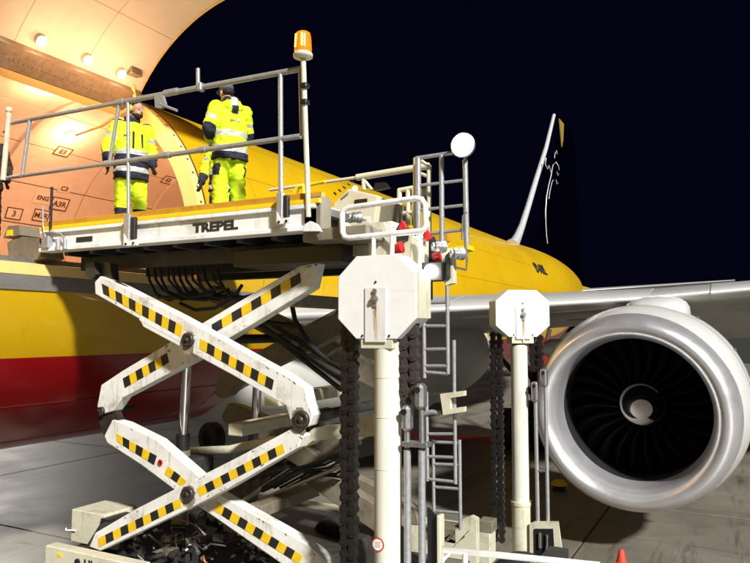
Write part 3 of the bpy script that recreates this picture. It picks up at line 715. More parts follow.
B2 = [((123, 378.5), (167, 353), (169, 362.5), (125, 388), 7, 0), ((212, 324.5), (300, 272.5), (301, 282.5), (213, 333.5), 9, 0)]
B3 = [((98, 538.5), (180, 498.5), (182, 507), (99, 547.5), 11, 1), ((197, 488.5), (283, 443.5), (285, 452.5), (200, 496.5), 11, 1)]
B4 = [((116, 433), (157, 456), (154, 465), (117, 441.5), 6, 1), ((168, 466), (187, 481), (183, 487), (164.5, 474), 3, 1), ((217, 502), (303, 556), (299, 564), (214, 510.5), 11, 1)]
a1 = arm(ARM1, YA1, .16, bands=B1); a2 = arm(ARM2, YA2, .16, bands=B2)
a3 = arm(ARM3, YA1, .16, bands=B3); a4 = arm(ARM4, YA2, .16, bands=B4)
# raised edge frames on the arms (welded cover plates)
lb_(prism_px([(143, 312.5), (196, 337), (190, 347), (139, 320)], YA1-.003, .003), 'cover_plate', 'white_paint', a1)
lb_(MB().ring(at(160.5, 462.6, y=YA2-.005), (0, -1, 0), .022, .036, .012, 20), 'lock_ring', 'red', a4)
lb_(MB().disc(at(160.5, 462.6, y=YA2-.003), (0, -1, 0), .022, .004, 16), 'lock_hole', 'black', a4)
lb_(MB().ring(at(169, 351, y=YA2-.005), (0, -1, 0), .004, .016, .012, 12), 'lock_pin', 'steel', a2)
def pin(px, py, y, r, L=.05, depth=.5, name='pivot_pin'):
    c = at(px, py, y=y)
    o = lb_(MB().lathe([(depth, r*.8), (0, r*.8), (0, r), (-L*.55, r), (-L*.75, r*.9), (-L*.75, r*.55), (-L*.6, r*.5), (-L*.6, r*.32), (-L, r*.3), (-L, r*.01)], c, (0, 1, 0), 28), name, 'grease')
    return o
pin(188.5, 340, YA1, .085); pin(188.5, 494, YA1, .085); pin(302, 419.5, YA1-.02, .095); pin(102, 411, YA2, .055)
mat('grease_film', (.24, .20, .14), .5, var=.4, scale=18, dirt=.7, dirtc=(.5, .47, .4))
mat('chip', (.16, .10, .06), .7, var=.4, scale=30)
for (px, py, ar, R6) in ((188.5, 340, a1, .125), (188.5, 494, a3, .12), (300, 418, a1, .12)):
    c6 = at(px, py, y=YA1-.0018); n6 = 26
    lb_(MB().prism([c6+Vector((math.cos(2*math.pi*i/n6), 0, math.sin(2*math.pi*i/n6)-(.5 if math.sin(2*math.pi*i/n6) < -.6 else 0)))*R6*random.uniform(.72, 1.0) for i in range(n6)], (0, .001, 0)), 'grease_stain', 'grease_film', ar)
for (ar, yy6, P6) in ((a1, YA1, ARM1), (a3, YA1, ARM3), (a4, YA2, ARM4), (a2, YA2, ARM2)):
    n6 = len(P6); cx6 = sum(p[0] for p in P6)/n6
    for k in range(26):
        i6 = random.randrange(n6); p6, q6 = P6[i6], P6[(i6+1) % n6]; f6 = random.random()
        ex, ez = p6[0]+(q6[0]-p6[0])*f6, p6[1]+(q6[1]-p6[1])*f6
        L6 = math.hypot(q6[0]-p6[0], q6[1]-p6[1])
        if L6 < 12: continue
        nx6, nz6 = -(q6[1]-p6[1])/L6, (q6[0]-p6[0])/L6; ins = random.uniform(1.8, 3.4)
        c6 = at(ex+nx6*ins, ez+nz6*ins, y=yy6-.0014); rr6 = random.uniform(.006, .018)
        d6 = Vector(((q6[0]-p6[0])/L6, 0, -(q6[1]-p6[1])/L6))
        lb_(MB().prism([c6+d6*math.cos(t6)*rr6*random.uniform(.7, 1.9)+Vector((0, 0, 1))*math.sin(t6)*rr6*random.uniform(.3, .7) for t6 in [2*math.pi*j/9 for j in range(9)]], (0, .001, 0)), 'paint_chip', 'chip', ar)
# the same scissors again on the far side
dY = 2.05
def far(pts_, y, dz=0): return [at(a, b, y=y)+Vector((0, dY, dz)) for a, b in pts_]
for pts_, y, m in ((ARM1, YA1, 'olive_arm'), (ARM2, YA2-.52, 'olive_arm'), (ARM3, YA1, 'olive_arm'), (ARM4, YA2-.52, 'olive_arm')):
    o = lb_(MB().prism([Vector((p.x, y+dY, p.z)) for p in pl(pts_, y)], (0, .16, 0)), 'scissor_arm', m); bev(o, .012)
for px, py in ((188.5, 340), (188.5, 494), (302, 419.5)):
    c = at(px, py, y=YA1); lb_(MB().tube([c+Vector((0, .3, 0)), c+Vector((0, dY, 0))], .06, 14), 'cross_shaft', 'dark_frame')
# cross tubes joining near and far arms
for px, py, m in ((262, 402, 'cream'), (225, 432, 'cream'), (285, 300, 'olive_arm'), (245, 515, 'olive_arm')):
    c = at(px, py, y=YA2); lb_(MB().bevbox((c.x-.10, YA2+.17, c.z-.07), (c.x+.10, YA2+1.6, c.z+.07), .01), 'cross_tube', m)
# left elbow brackets
lb_(prism_px([(97, 402), (112, 404), (118, 420), (110, 430), (104, 436), (99, 422)], YA2+.04, .10), 'elbow_bracket', 'grease')
lb_(prism_px([(93, 262), (110, 263), (112, 282), (104, 287), (93, 281)], YA1+.06, .12), 'top_bracket', 'grease')
lb_(prism_px([(85, 264), (94, 262), (96, 274), (92, 279), (86, 277)], YA1-.02, .07), 'top_pin_boss', 'dark_frame')
lb_(prism_px([(293, 440), (303, 436), (314, 428), (345, 424), (372, 414), (376, 436), (312, 441), (305, 447)], YA1+.18, .22), 'tie_beam', 'cream')
# hydraulic lift cylinders
for (tx, ty, bx_, by_, y) in ((187, 346, 183, 438, 6.75), (258, 375, 255, 432, 7.8)):
    cy = lb_(MB().tube([at(tx, ty, y=y), at(bx_, by_, y=y)], .062, 20), 'lift_cylinder', 'chrome')
    e = at(bx_, by_, y=y); dwn = (at(bx_, by_, y=y)-at(tx, ty, y=y)).normalized()
    lb_(MB().tube([e-dwn*.05, e+dwn*.22], .085, 18), 'cylinder_gland', 'black', cy)
    lb_(MB().tube([e+dwn*.15, Vector((e.x+dwn.x*1.5, e.y, 1.1))], .10, 18), 'cylinder_barrel', 'olive_arm', cy)
    lb_(MB().bevbox((e.x-.25, e.y-.2, e.z-.45), (e.x+.32, e.y+.25, e.z-.22), .03), 'cylinder_yoke', 'dark_frame', cy)
lb_(tube_px([(172, 470), (150, 468)], 6.7, .05).tube(pl([(188, 452), (230, 450), (275, 440)], 7.2), .06), 'cylinder_link', 'cream')
# hoses under the platform
for k in range(12):
    px = 148+k*6.2+random.uniform(-1.5, 1.5); y = 6.4+random.random()*.6
    q = [(px, 268), (px+2, 280), (px+8+random.uniform(0, 6), 292+random.uniform(-3, 5)), (px+22, 298+random.uniform(-4, 3)), (px+38+random.uniform(0, 14), 292+random.uniform(-4, 8))]
    lb_(tube_px(q, y, .018, 8), 'hydraulic_hose', 'rubber')
lb_(MB().tube(pl([(180, 303), (195, 310), (215, 308), (235, 296), (242, 285)], 6.5), .022, 8), 'hydraulic_hose', 'rubber')
lb_(tube_px([(158, 297), (205, 300)], 6.6, .02), 'hose_tray', 'dark_frame')
# cable trays slanting down to the right
for k, (a, b) in enumerate((((245, 318), (345, 385)), ((255, 316), (352, 378)), ((262, 330), (340, 392)))):
    m_ = MB(); A_, B_ = at(*a, y=7.0+.12*k), at(*b, y=7.0+.12*k); nrm = Vector((0, 0, 1))
    m_.prism([A_, B_, B_+Vector((0, 0, .05)), A_+Vector((0, 0, .05))], (0, .06, 0)); lb_(m_, 'cable_tray', 'dark_frame')
lb_(tube_px([(290, 295), (295, 320), (310, 345), (330, 362), (352, 372)], 6.9, .03, 8), 'hydraulic_hose', 'rubber')
lb_(tube_px([(210, 325), (260, 322), (300, 326)], 6.9, .03, 8), 'hydraulic_hose', 'rubber')
o = lb_(prism_px([(281, 336), (365, 300), (372, 318), (300, 355), (287, 352)], 7.35, .2), 'link_arm', 'olive_arm'); bev(o, .01)
lb_(MB().disc(at(297, 343, y=7.33), (0, -1, 0), .055, .05, 16), 'pivot_pin', 'steel')
for (a, b, r, m) in (((262, 490), (360, 442), .035, 'dark_frame'), ((250, 505), (350, 462), .025, 'steel'), ((215, 520), (290, 470), .03, 'cream'), ((120, 530), (195, 500), .03, 'cream'), ((75, 556), (160, 523), .02, 'cream')):
    lb_(tube_px([a, b], 6.9, r, 8), 'stay_rod', m)
for k in range(6):
    q = [(262+k*6, 488), (290+k*6, 470+k), (320+k*4, 462+k*3), (350, 448+k*4)]
    lb_(tube_px(q, 6.8+.06*k, .016, 8), 'hydraulic_hose', 'rubber')
o = lb_(prism_px([(298, 478), (312, 466), (400, 520), (400, 548), (380, 536)], 7.2, .16), 'link_arm', 'olive_arm'); bev(o, .01)
# --- chassis, engine bay
CZ = 1.18
lb_(MB().bevbox((-7.75, 5.86, .72), (-1.9, 6.10, CZ), .015), 'chassis_beam', 'cream')
lb_(MB().bevbox((-7.75, 9.2, .72), (-3.1, 9.45, CZ), .015), 'chassis_beam', 'cream')
for x in (-7.75, -5.4, -2.3): lb_(MB().bevbox((x, 6.1, .75), (x+.25, 9.2, 1.1), .01), 'chassis_cross_beam', 'dark_frame')
lb_(MB().bevbox((at(55, 556, y=5.84).x, 5.70, .9), (at(150, 560, y=5.84).x, 5.858, 1.3), .012), 'front_bumper', 'cream')
lb_(MB().bevbox((at(57, 553, y=5.7).x, 5.694, 1.20), (at(62, 553, y=5.7).x, 5.699, 1.24), .001), 'warning_tag', 'edge_yellow')
text('HL 10', 'plate_lettering', 'decal_dark', ld, (at(84, 560, y=5.7).x, 5.697, 1.13), (1, 0, 0), (0, 0, 1), .15, .006, .002)
lb_(MB().disc(at(78, 562, y=5.7)+Vector((0, 0, 0)), (0, -1, 0), .04, .02, 14), 'tow_hole', 'black')
o = lb_(box_px(71, 512, 104, 545, 6.35, .55, .01), 'battery_box', 'cream')
lb_(tube_px([(66, 528), (66, 530.5), (75, 530.5)], 6.33, .012, 8), 'box_handle', 'white_paint', o)
lb_(box_px(100, 520, 116, 536, 6.3, .4), 'valve_block', 'black')
lb_(prism_px([(85, 548), (100, 524), (125, 520), (118, 550)], 6.15, .06), 'pivot_bracket', 'dark_frame')
for k in range(90):      # machinery in the engine bay
    px = random.uniform(128, 262); py = random.uniform(516, 562); y = random.uniform(6.42, 6.75); r = random.uniform(.018, .05)
    if py < 548-(px-128)*.42: py = 556-random.uniform(0, 26)
    c = at(px, py, y=y); m = random.choice(['black', 'dark_frame', 'grease', 'grease', 'black', 'dark_frame', 'olive_arm', 'black'])
    if k % 4 == 0:
        ax = Vector((random.uniform(-.5, .5), -1, random.uniform(-.4, .6)))
        o = lb_(MB().disc(c, ax, r, .12, 14), 'hydraulic_valve', m)
        lb_(MB().disc(c+ax.normalized()*.118, ax, r*.55, .03, 6), 'valve_nut', 'grease', o)
    elif k % 4 == 1: lb_(MB().bevbox(c-Vector((r*1.6, .06, r)), c+Vector((r*1.6, .06, r)), .006), 'valve_block', m)
    else:
        d_ = Vector((random.uniform(-1, 1), random.uniform(-.2, .6), random.uniform(-.45, .45)))*.42
        o = lb_(MB().tube([c, c+d_*.3+Vector((0, 0, .05)), c+d_*.7+Vector((0, -.03, .03)), c+d_], r*.34, 8), 'hydraulic_pipe', random.choice(['rubber', 'rubber', 'steel', 'copper', 'dark_frame']))
        lb_(MB().tube([c-d_*.02, c+d_*.10+Vector((0, 0, .015))], r*.6, 6), 'pipe_fitting', 'steel', o)
lb_(MB().bevbox((-6.2, 6.9, .75), (-4.3, 8.8, 1.26), .02), 'engine_block', 'dark_frame')
def wheel(x, y, r=.5):
    t = lb_(MB().lathe([(-.17, r*.55), (-.18, r*.85), (-.13, r), (.13, r), (.18, r*.85), (.17, r*.55)], (x, y, r), (0, 1, 0), 32), 'wheel', 'rubber')
    lb_(MB().lathe([(-.14, r*.02), (-.13, r*.3), (-.16, r*.5), (-.15, r*.57), (.15, r*.57)], (x, y, r), (0, 1, 0), 24), 'rim', 'cream', t)
for x in (-7.0, -2.6):
    for y in (6.35, 9.0): wheel(x, y)
for (px, py, y, r) in ((212, 438, 8.3, .24), (320, 430, 8.4, .26), (335, 545, 7.9, .36)):
    c = at(px, py, y=y); lb_(MB().lathe([(-.1, r*.5), (-.1, r*.9), (-.06, r), (.06, r), (.1, r*.9), (.1, r*.5), (-.1, r*.5)], c, (.25, 1, 0), 28), 'black_ring', 'rubber')  # thick black rings behind the near arms

# --- lift columns with chain heads
link_mb = MB()
def dogbone(pitch, rad, waist, t):
    pts = []
    for k in range(9): a = math.pi*k/8; pts.append((rad*math.cos(a), pitch/2+rad*math.sin(a)))
    pts.append((-waist, pitch*.22)); pts.append((-waist, -pitch*.22))
    for k in range(9): a = math.pi+math.pi*k/8; pts.append((rad*math.cos(a), -pitch/2+rad*math.sin(a)))
    pts.append((waist, -pitch*.22)); pts.append((waist, pitch*.22))
    return MB().prism([(x, -t/2, z) for x, z in pts], (0, t, 0))
LK = {}
for nm, (pt, ra, wa, t, m) in {'a': (.105, .046, .030, .05, 'chain_steel'), 'b': (.105, .046, .030, .088, 'chain_steel'), 'c': (.105, .046, .030, .05, 'chain_rust'), 'd': (.105, .046, .030, .088, 'chain_rust')}.items():
    LK[nm] = dogbone(pt, ra, wa, t).disc((0, -t/2-.008, pt/2), (0, 1, 0), .021, t+.016, 10).disc((0, -t/2-.008, -pt/2), (0, 1, 0), .021, t+.016, 10).mesh('chain_link'); LK[nm].materials.append(MATS[m])
def chain(x, y, z1, z0, kinds='ab', pitch=.105):
    n = max(1, int((z1-z0)/pitch)); pm = MB()
    pm.bevbox((x-.014, y-.02, z1-n*pitch), (x+.014, y+.02, z1), .004)
    c = lb_(pm, 'lift_chain', 'grease')
    for k in range(n):
        inst('chain_link', LK[kinds[k % 2]], c, Matrix.Translation((x, y, z1-(k+.5)*pitch)))
    return c
def column(cx_px, y, ot, ob, ol, orr, col_top, col_w, rot=0):
    """octagonal chain head on a round column"""
    x0, x1 = at(ol, (ot+ob)/2, y=y).x, at(orr, (ot+ob)/2, y=y).x; zt, zb = at(cx_px, ot, y=y).z, at(cx_px, ob, y=y).z
    xm, zm = (x0+x1)/2, (zt+zb)/2; hx, hz = (x1-x0)/2, (zt-zb)/2; c = .52
    pts = [(xm-hx*c, y, zt), (xm+hx*c, y, zt), (xm+hx, y, zm+hz*c), (xm+hx, y, zm-hz*c), (xm+hx*c, y, zb), (xm-hx*c, y, zb), (xm-hx, y, zm-hz*c), (xm-hx, y, zm+hz*c)]
    h = bev(lb_(MB().prism(pts, (0, .30, 0)), 'chain_head', 'head_paint', None, 'white octagonal chain head cover'), .008)
    # recessed plate with pin and rust streak
    pw = hx*.27
    pp = bev(lb_(MB().box((xm-pw, y-.014, zb-.03), (xm+pw, y-.002, zm+.09)), 'pin_plate', 'rust_plate', h), .004)
    bev(lb_(MB().box((xm-pw*1.5, y+.01, zb-.09), (xm+pw*1.5, y+.24, zb-.002)), 'head_mount', 'cream', h), .006)
    zc = zm-.02
    lb_(MB().disc((xm, y-.014, zc), (0, -1, 0), .036, .03, 18).disc((xm, y-.044, zc), (0, -1, 0), .020, .018, 14), 'head_pin', 'steel', h)
    lb_(MB().disc((xm, y-.014, zc+.075), (0, -1, 0), .022, .02, 12).bevbox((xm-.018, y-.028, zc), (xm+.018, y-.014, zc+.08), .004).bevbox((xm-.022, y-.028, zc-.08), (xm+.022, y-.014, zc), .004), 'pin_lock', 'steel', h)
    for q_, (m6, w6, l6, o6) in enumerate((('rust_pale', .030, .34, .0), ('rust_mid', .016, .27, -.006), ('rust_mid', .007, .36, .014), ('rust_streak', .007, .15, .003))):
        n6 = 9; lf, rg = [], []
        for i6 in range(n6+1):
            f6 = i6/n6; hw = w6*(1-.75*f6**2)*random.uniform(.65, 1.1)
            lf.append((xm+o6-hw, y-.0150-.0006*q_, zc-.03-l6*f6)); rg.append((xm+o6+hw*random.uniform(.6, 1.1), y-.0150-.0006*q_, zc-.03-l6*f6))
        lb_(MB().prism(lf+rg[::-1], (0, .0004, 0)), 'rust_stain', m6, h)
    for dx, dz in ((-pw-.03, .03), (pw+.03, .03), (0, hz+.14)):
        lb_(MB().disc((xm+dx, y-.002, zb+dz), (0, -1, 0), .011, .008, 8), 'cover_screw', 'decal_dark', h)
    r = (at(cx_px+col_w/2, col_top, y=y)-at(cx_px-col_w/2, col_top, y=y)).length/2
    xc = at(cx_px, col_top, y=y).x
    cl = lb_(MB().lathe([(0, r*.01), (0, r*.92), (-.02, r), (-.03, r*1.0), (-2.6, r)], (xc, y+.14, at(cx_px, col_top, y=y).z), (0, 0, 1), 36), 'lift_column', 'column_paint')
    zt_ = at(cx_px, col_top, y=y).z
    lb_(MB().disc((xc, y+.14, zt_-.005), (0, 0, 1), r*.85, .10, 28), 'column_neck', 'black', cl)
    lb_(MB().tube([(xc, y+.14, zt_-2.2), (xc, y+.14, .6)], r*1.12, 30), 'column_sleeve', 'cream', cl)
    lb_(MB().ring((xc, y+.14, zt_-2.2), (0, 0, 1), r, r*1.2, .05, 30), 'column_collar', 'cream', cl)
    if rot:
        piv = Vector((xc, y+.15, 0)); M_ = Matrix.Translation(piv) @ Matrix.Rotation(rot, 4, 'Z') @ Matrix.Translation(-piv)
        off = ROOTLOC[h.name]; T_ = Matrix.Translation(-off) @ M_ @ Matrix.Translation(off)
        for o_ in [h] + list(h.children): o_.data.transform(T_)
    return xm, zb, zm, h
mat('column_paint', (.68, .67, .57), .42, var=.08, scale=3, dirt=.35, dirtc=(.35, .3, .18), stretch=(1, 1, .3))
mat('rust_plate', (.70, .69, .67), .45, var=.06, scale=4, dirt=.25, dirtc=(.34, .2, .07), stretch=(4, 1, .8))
mat('head_paint', (.80, .80, .79), .4, var=.04, scale=3, dirt=.22, dirtc=(.4, .37, .3))
mat('rust_pale', (.60, .54, .44), .6, var=.15, scale=20)
mat('rust_mid', (.48, .36, .22), .65, var=.3, scale=25)
mat('rust_streak', (.24, .13, .05), .7, var=.5, scale=14, dirt=.6, dirtc=(.42, .33, .22))
YC1, YC2 = 5.70, 9.40
xm, zb, zm, head1 = column(381, YC1, 255, 339, 338, 416, 340, 24.5)
lb_(MB().box((xm+.40, YC1+.02, zm-.20), (xm+.432, YC1+.29, zm+.22)), 'side_cover', 'cream', head1)
for px, k in ((346, 'ab'), (353.6, 'ba')): 
    p_ = at(px, 322, y=YC1+.15); chain(p_.x, YC1+.15, p_.z, .9, k)
for px, k in ((405.5, 'cd'), (414.5, 'dc')):
    p_ = at(px, 322, y=YC1+.15); chain(p_.x, YC1+.15, p_.z, at(px, 392 if px > 410 else 408, y=YC1+.15).z, k)
# chain anchors, rods, clamp
for px, y0, y1 in ((404.5, 406, 432), (418, 384, 410)):
    a = lb_(box_px(px-4.5, y0, px+4.2, y1, YC1+.06, .14, .03), 'chain_anchor', 'steel')
    lb_(MB().disc(at(px-.5, y0+6, y=YC1+.055), (0, -1, 0), .028, .02, 14), 'anchor_pin', 'black', a)
for px, y0 in ((407, 432), (421.5, 410)):
    lb_(MB().tube([at(px, y0, y=YC1+.12), at(px+.5, 448, y=YC1+.12)], .026, 12), 'anchor_rod', 'steel')
    rr_ = lb_(MB().tube([at(px+.3, 450, y=YC1+.12), Vector((at(px+.6, 560, y=YC1+.12).x, YC1+.12, .9))], .033, 14), 'guide_rod', 'galv')
lb_(box_px(401.5, 442.5, 427, 447.5, YC1+.06, .12), 'rod_clamp', 'steel')
lb_(prism_px([(398, 524), (405, 532), (407, 580), (398, 580)], YC1+.15, .04), 'guide_plate', 'black')
lb_(prism_px([(427, 508), (437, 518), (438, 580), (428, 580)], YC1+.15, .04), 'guide_plate', 'black')
lb_(box_px(436.5, 516, 440.5, 580, YC1+.1, .1), 'guide_channel', 'cream')
sc_ = at(377.5, 545, y=YC1)
o = lb_(MB().disc(sc_+Vector((0, .012, 0)), (0, -1, 0), .062, .006, 28), 'warning_sticker', 'decal_red', None, 'round sticker with a red rim on the white column')
lb_(MB().disc(sc_+Vector((0, .005, 0)), (0, -1, 0), .050, .003, 28), 'sticker_face', 'decal_white', o)
for k in range(4): lb_(MB().box(sc_+Vector((-.034, .0, .020-k*.014)), sc_+Vector((.034-.01*(k % 2), .0015, .0235-k*.014))), 'sticker_line', 'hinge_metal', o)
for py in (378, 418, 470): lb_(MB().ring((at(381, 340, y=YC1).x, YC1+.14, at(381, py, y=YC1+.03).z), (0, 0, 1), .10, (at(393.25, 340, y=YC1)-at(368.75, 340, y=YC1)).length/2+.003, .005, 36), 'column_seam', 'cream')
xm2, zb2, zm2, head2 = column(516, YC2, 290, 337, 489, 544, 345, 16.5, R_(36))
for px in (493, 499.5): p_ = at(px, 335, y=YC2+.1); chain(p_.x, YC2+.1, p_.z, .9)
for px in (532.5, 540): p_ = at(px, 338, y=YC2+.2); chain(p_.x, YC2+.2, p_.z, at(px, 372, y=YC2+.1).z)
for px, y0, y1 in ((534, 382, 402), (543, 369, 387)):
    a = lb_(box_px(px-3.2, y0, px+3.2, y1, YC2+.02, .12, .02), 'chain_anchor', 'steel'); lb_(MB().disc(at(px, y0+4, y=YC2+.015), (0, -1, 0), .024, .02, 12), 'anchor_pin', 'black', a)
for px, y0 in ((535.5, 400), (545.5, 387)):
    lb_(MB().tube([at(px, y0, y=YC2+.08), at(px+2.5, 523, y=YC2+.08)], .026, 12), 'guide_rod', 'galv')
lb_(tube_px([(537, 471), (547, 471)], YC2+.08, .02), 'rod_clamp', 'steel')
st = lb_(prism_px([(529.5, 524), (534, 522), (558, 522), (566, 580), (530, 580)], YC2+.02, .04).prism(pl([(533, 527), (555, 527), (556, 580), (533, 580)], YC2+.22), (0, .02, 0)), 'rod_stand', 'cream')
lb_(prism_px([(534.5, 529), (553, 529), (556, 582), (535, 582)], YC2+.005, .012), 'stand_opening', 'black', st)
lb_(tube_px([(547, 535), (547, 545), (545, 556), (549, 562)], YC2-.02, .014, 8).tube(pl([(540, 533), (540, 548)], YC2-.01), .02, 8), 'stand_bolt', 'steel', st)
# --- guard hoop on the near chain head
hp = [(349, 236), (344.5, 234), (342.5, 229), (342, 215), (343.5, 210.5), (349, 208), (415, 198.5), (421, 199.5), (424.5, 204), (425.5, 225), (423.5, 229.5), (418, 232), (349, 238)]
hoop = lb_(tube_px([(349.5, 238), (345, 237), (342.5, 232.5), (342, 214), (344, 209.5), (350, 207.5), (416, 198.3), (421.5, 199.5), (425, 204.5), (426, 225), (424, 229.5), (418.5, 231.2), (349.5, 238)], YC1+.1, .028, 12), 'guard_hoop', 'white_paint')
for px, y0 in ((373.5, 236), (392, 234)): lb_(tube_px([(px, y0), (px, 258)], YC1+.1, .022, 10), 'hoop_leg', 'white_paint', hoop)
# --- right end of bridge: control console, rollers, lamps
YK = 6.9
con = lb_(prism_px([(328, 216), (334, 203), (348, 188.5), (378, 195.5), (374, 226), (345, 232)], YK, .55), 'control_console', 'peach_paint'); bev(con, .015)
lb_(box_px(354.5, 199, 367, 207.5, YK-.012, .01, .002), 'console_screen', 'screen', con)
lb_(prism_px([(352, 218), (370, 216), (369, 226), (352, 228)], YK-.01, .008), 'console_label', 'decal_white', con)
lb_(tube_px([(343.5, 195), (349, 191)], YK-.03, .012, 8), 'console_handle', 'cream', con)
lb_(prism_px([(374, 224), (379, 196), (390, 201), (385, 222)], YK+.1, .5), 'console_shield', 'olive_arm', con)
l2 = lb_(MB().ellipsoid(at(355, 188.5, y=YK+.1), (.03, .03, .03)), 'indicator_lamp', 'lamp_warm', con)
lb_(box_px(316, 208, 332, 233, YK-.55, .25), 'pillar', 'cream')
for k, (x0, y0, x1, y1, yy_, m) in enumerate(((331, 214, 346, 238, 6.45, 'cream'), (346, 222, 372, 246, 6.55, 'cream'), (368, 222, 392, 262, 6.25, 'cream'), (390, 236, 412, 262, 6.5, 'cream'), (345, 245, 372, 256, 6.4, 'cream'), (410, 236, 420, 270, 6.1, 'cream'))):
    lb_(box_px(x0, y0, x1, y1, yy_, .22), 'frame_plate', m)
lb_(prism_px([(372, 222), (384, 222), (392, 246), (372, 226)], 6.2, .04), 'gusset', 'cream')
for (px, py, y) in ((357, 217.5, 6.35), (388, 227, 6.3), (420, 238, 6.2), (440.5, 247, 6.2), (459, 254, 6.2)):
    w_ = lb_(MB().lathe([(0, .015), (0, .05), (.03, .058), (.035, .05), (.05, .05), (.055, .06), (.10, .06), (.11, .045), (.11, .015)], at(px, py, y=y)+Vector((-.04, -.04, 0)), (.75, .65, 0), 20, False), 'guide_roller', 'steel')
    lb_(MB().ring(at(px, py, y=y)+Vector((-.062, -.06, 0)), (.75, .65, 0), .02, .042, .012, 16), 'roller_hub', 'steel', w_)
lb_(prism_px([(394, 232), (401, 221), (406, 228), (404, 240), (397, 243)], 6.35, .1), 'lamp_housing', 'black')
lb_(prism_px([(398, 229), (402, 220.5), (405.5, 227), (404, 232)], 6.33, .05), 'tail_lamp', 'red')
lb_(MB().tube([at(392, 250, y=6.2), at(402, 247, y=6.2)], .055, 14, True, [.04, .062]), 'tail_lamp', 'red')
lb_(prism_px([(423, 232), (427, 230), (430, 238), (426, 241)], 6.15, .05), 'tail_lamp', 'red')
lb_(MB().tube([at(434, 258, y=6.3), at(440, 256, y=6.3)], .05, 14), 'tail_lamp', 'red')
lb_(prism_px([(425, 240), (431, 236), (437, 262), (428, 266)], 6.35, .1), 'lamp_housing', 'black')
lb_(tube_px([(415, 238), (419, 240), (420.5, 246), (420, 268), (418, 272)], 6.05, .016, 8), 'hand_loop', 'white_paint')
hl = lb_(box_px(421, 262, 442, 281, 6.12, .12), 'work_lamp', 'black', None, 'small lit work lamp beside the chain head')
lb_(MB().disc(at(430.5, 271, y=6.11), (-.3, -1, 0), .062, .02, 24), 'lamp_lens', 'lamp_head', hl)
lamp_light('work_light', at(430.5, 271, y=6.0), 14, (1, .95, .85), ld, .06, 'SPOT', (-.3, -1, -.15), 120)
lb_(prism_px([(443, 252), (447, 248), (452, 252), (453, 283), (446, 285), (443, 280)], 6.2, .10), 'roller_frame', 'cream')
lb_(prism_px([(445, 256), (449, 252), (450, 278), (446, 281)], 6.17, .02), 'roller_frame', 'black')
lb_(prism_px([(449, 248), (467, 244.5), (467.5, 249), (450, 253)], 6.35, .2), 'yellow_step', 'edge_yellow')
lb_(tube_px([(466, 244), (467, 262), (466, 270), (455, 267)], 6.35, .012, 8), 'step_hook', 'steel')
lb_(box_px(424, 258, 430, 300, 6.5, .08), 'frame_plate', 'black')
# --- access gate frame with the flood lamp
YG = 6.9
gate = lb_(tube_px([(418, 158), (418.5, 246)], YG, .034).tube(pl([(441.5, 155), (442, 246)], YG), .028).tube(pl([(465, 160), (467, 252)], YG), .03).tube(pl([(416, 158.3), (456, 152.3), (463, 151.4)], YG), .024), 'access_frame', 'galv')
for (a, b) in (((420, 185.5), (465.5, 180)), ((420, 210), (466, 205)), ((420, 234.5), (466.5, 229.5))): lb_(tube_px([a, b], YG, .018), 'frame_rail', 'galv', gate)
lb_(tube_px([(462, 240), (463, 216), (467, 212)], YG-.02, .012, 8), 'frame_cable', 'steel', gate)
g2 = lb_(tube_px([(415.5, 158), (415.5, 240)], YG+.1, .028).tube(pl([(429, 165.5), (429, 240)], YG+.1), .028).tube(pl([(420, 160), (429, 166)], YG+.1), .02).tube(pl([(420, 173), (429, 177)], YG+.1), .02).tube(pl([(418, 186), (429, 184)], YG+.1), .018), 'side_frame', 'cream')
lb_(box_px(421, 187, 427.5, 196, YG+.16, .1), 'switch_box', 'steel', g2)
gw = lb_(tube_px([(398.5, 190.5), (415, 187.5)], YG+.5, .03).tube(pl([(399.5, 190), (399.5, 225)], YG+.5), .03).tube(pl([(408, 189), (408, 225)], YG+.5), .03).tube(pl([(414, 188), (414, 225)], YG+.5), .03).tube(pl([(383, 216), (416, 212)], YG+.5), .03), 'rear_gate', 'peach_paint')
lb_(tube_px([(270, 190), (357, 177.5)], 8.6, .025).tube(pl([(357, 177.5), (418, 167.5), (429, 166)], 8.6), .05).tube(pl([(363.5, 177), (364, 190)], 8.6), .035).tube(pl([(364, 180), (372, 190)], 8.6), .025), 'rear_handrail', 'peach_paint')
lb_(prism_px([(373, 190), (375, 183), (384, 182), (388, 187), (380, 189)], 8.3, .1), 'cable_clamp', 'black')
fl = lb_(MB().lathe([(0, .03), (.0, .09), (-.06, .122), (-.12, .135), (-.12, .12)], at(466.5, 147, y=YG-.02), (-.0, 1, .05), 32), 'flood_lamp', 'steel', None, 'bright white flood lamp on the access frame')
lb_(MB().disc(at(466.5, 147, y=YG-.02)+Vector((0, -.118, -.006)), (0, -1, -.05), .118, .012, 32), 'lamp_lens', 'lamp_white', fl)
lb_(tube_px([(465.5, 156), (465.5, 162)], YG, .02), 'lamp_bracket', 'galv', fl)
lamp_light('flood_light', at(466.5, 147, y=YG-.25), 90, (.92, .96, 1), ld, .14, 'SPOT', (-.1, -1, -.45), 140)
# little bent stand and lever on the deck
lb_(tube_px([(291, 202), (298, 187), (304, 186), (304, 200)], 6.6, .03).tube(pl([(304, 186), (325, 181.5)], 6.6), .02), 'deck_stand', 'edge_yellow')
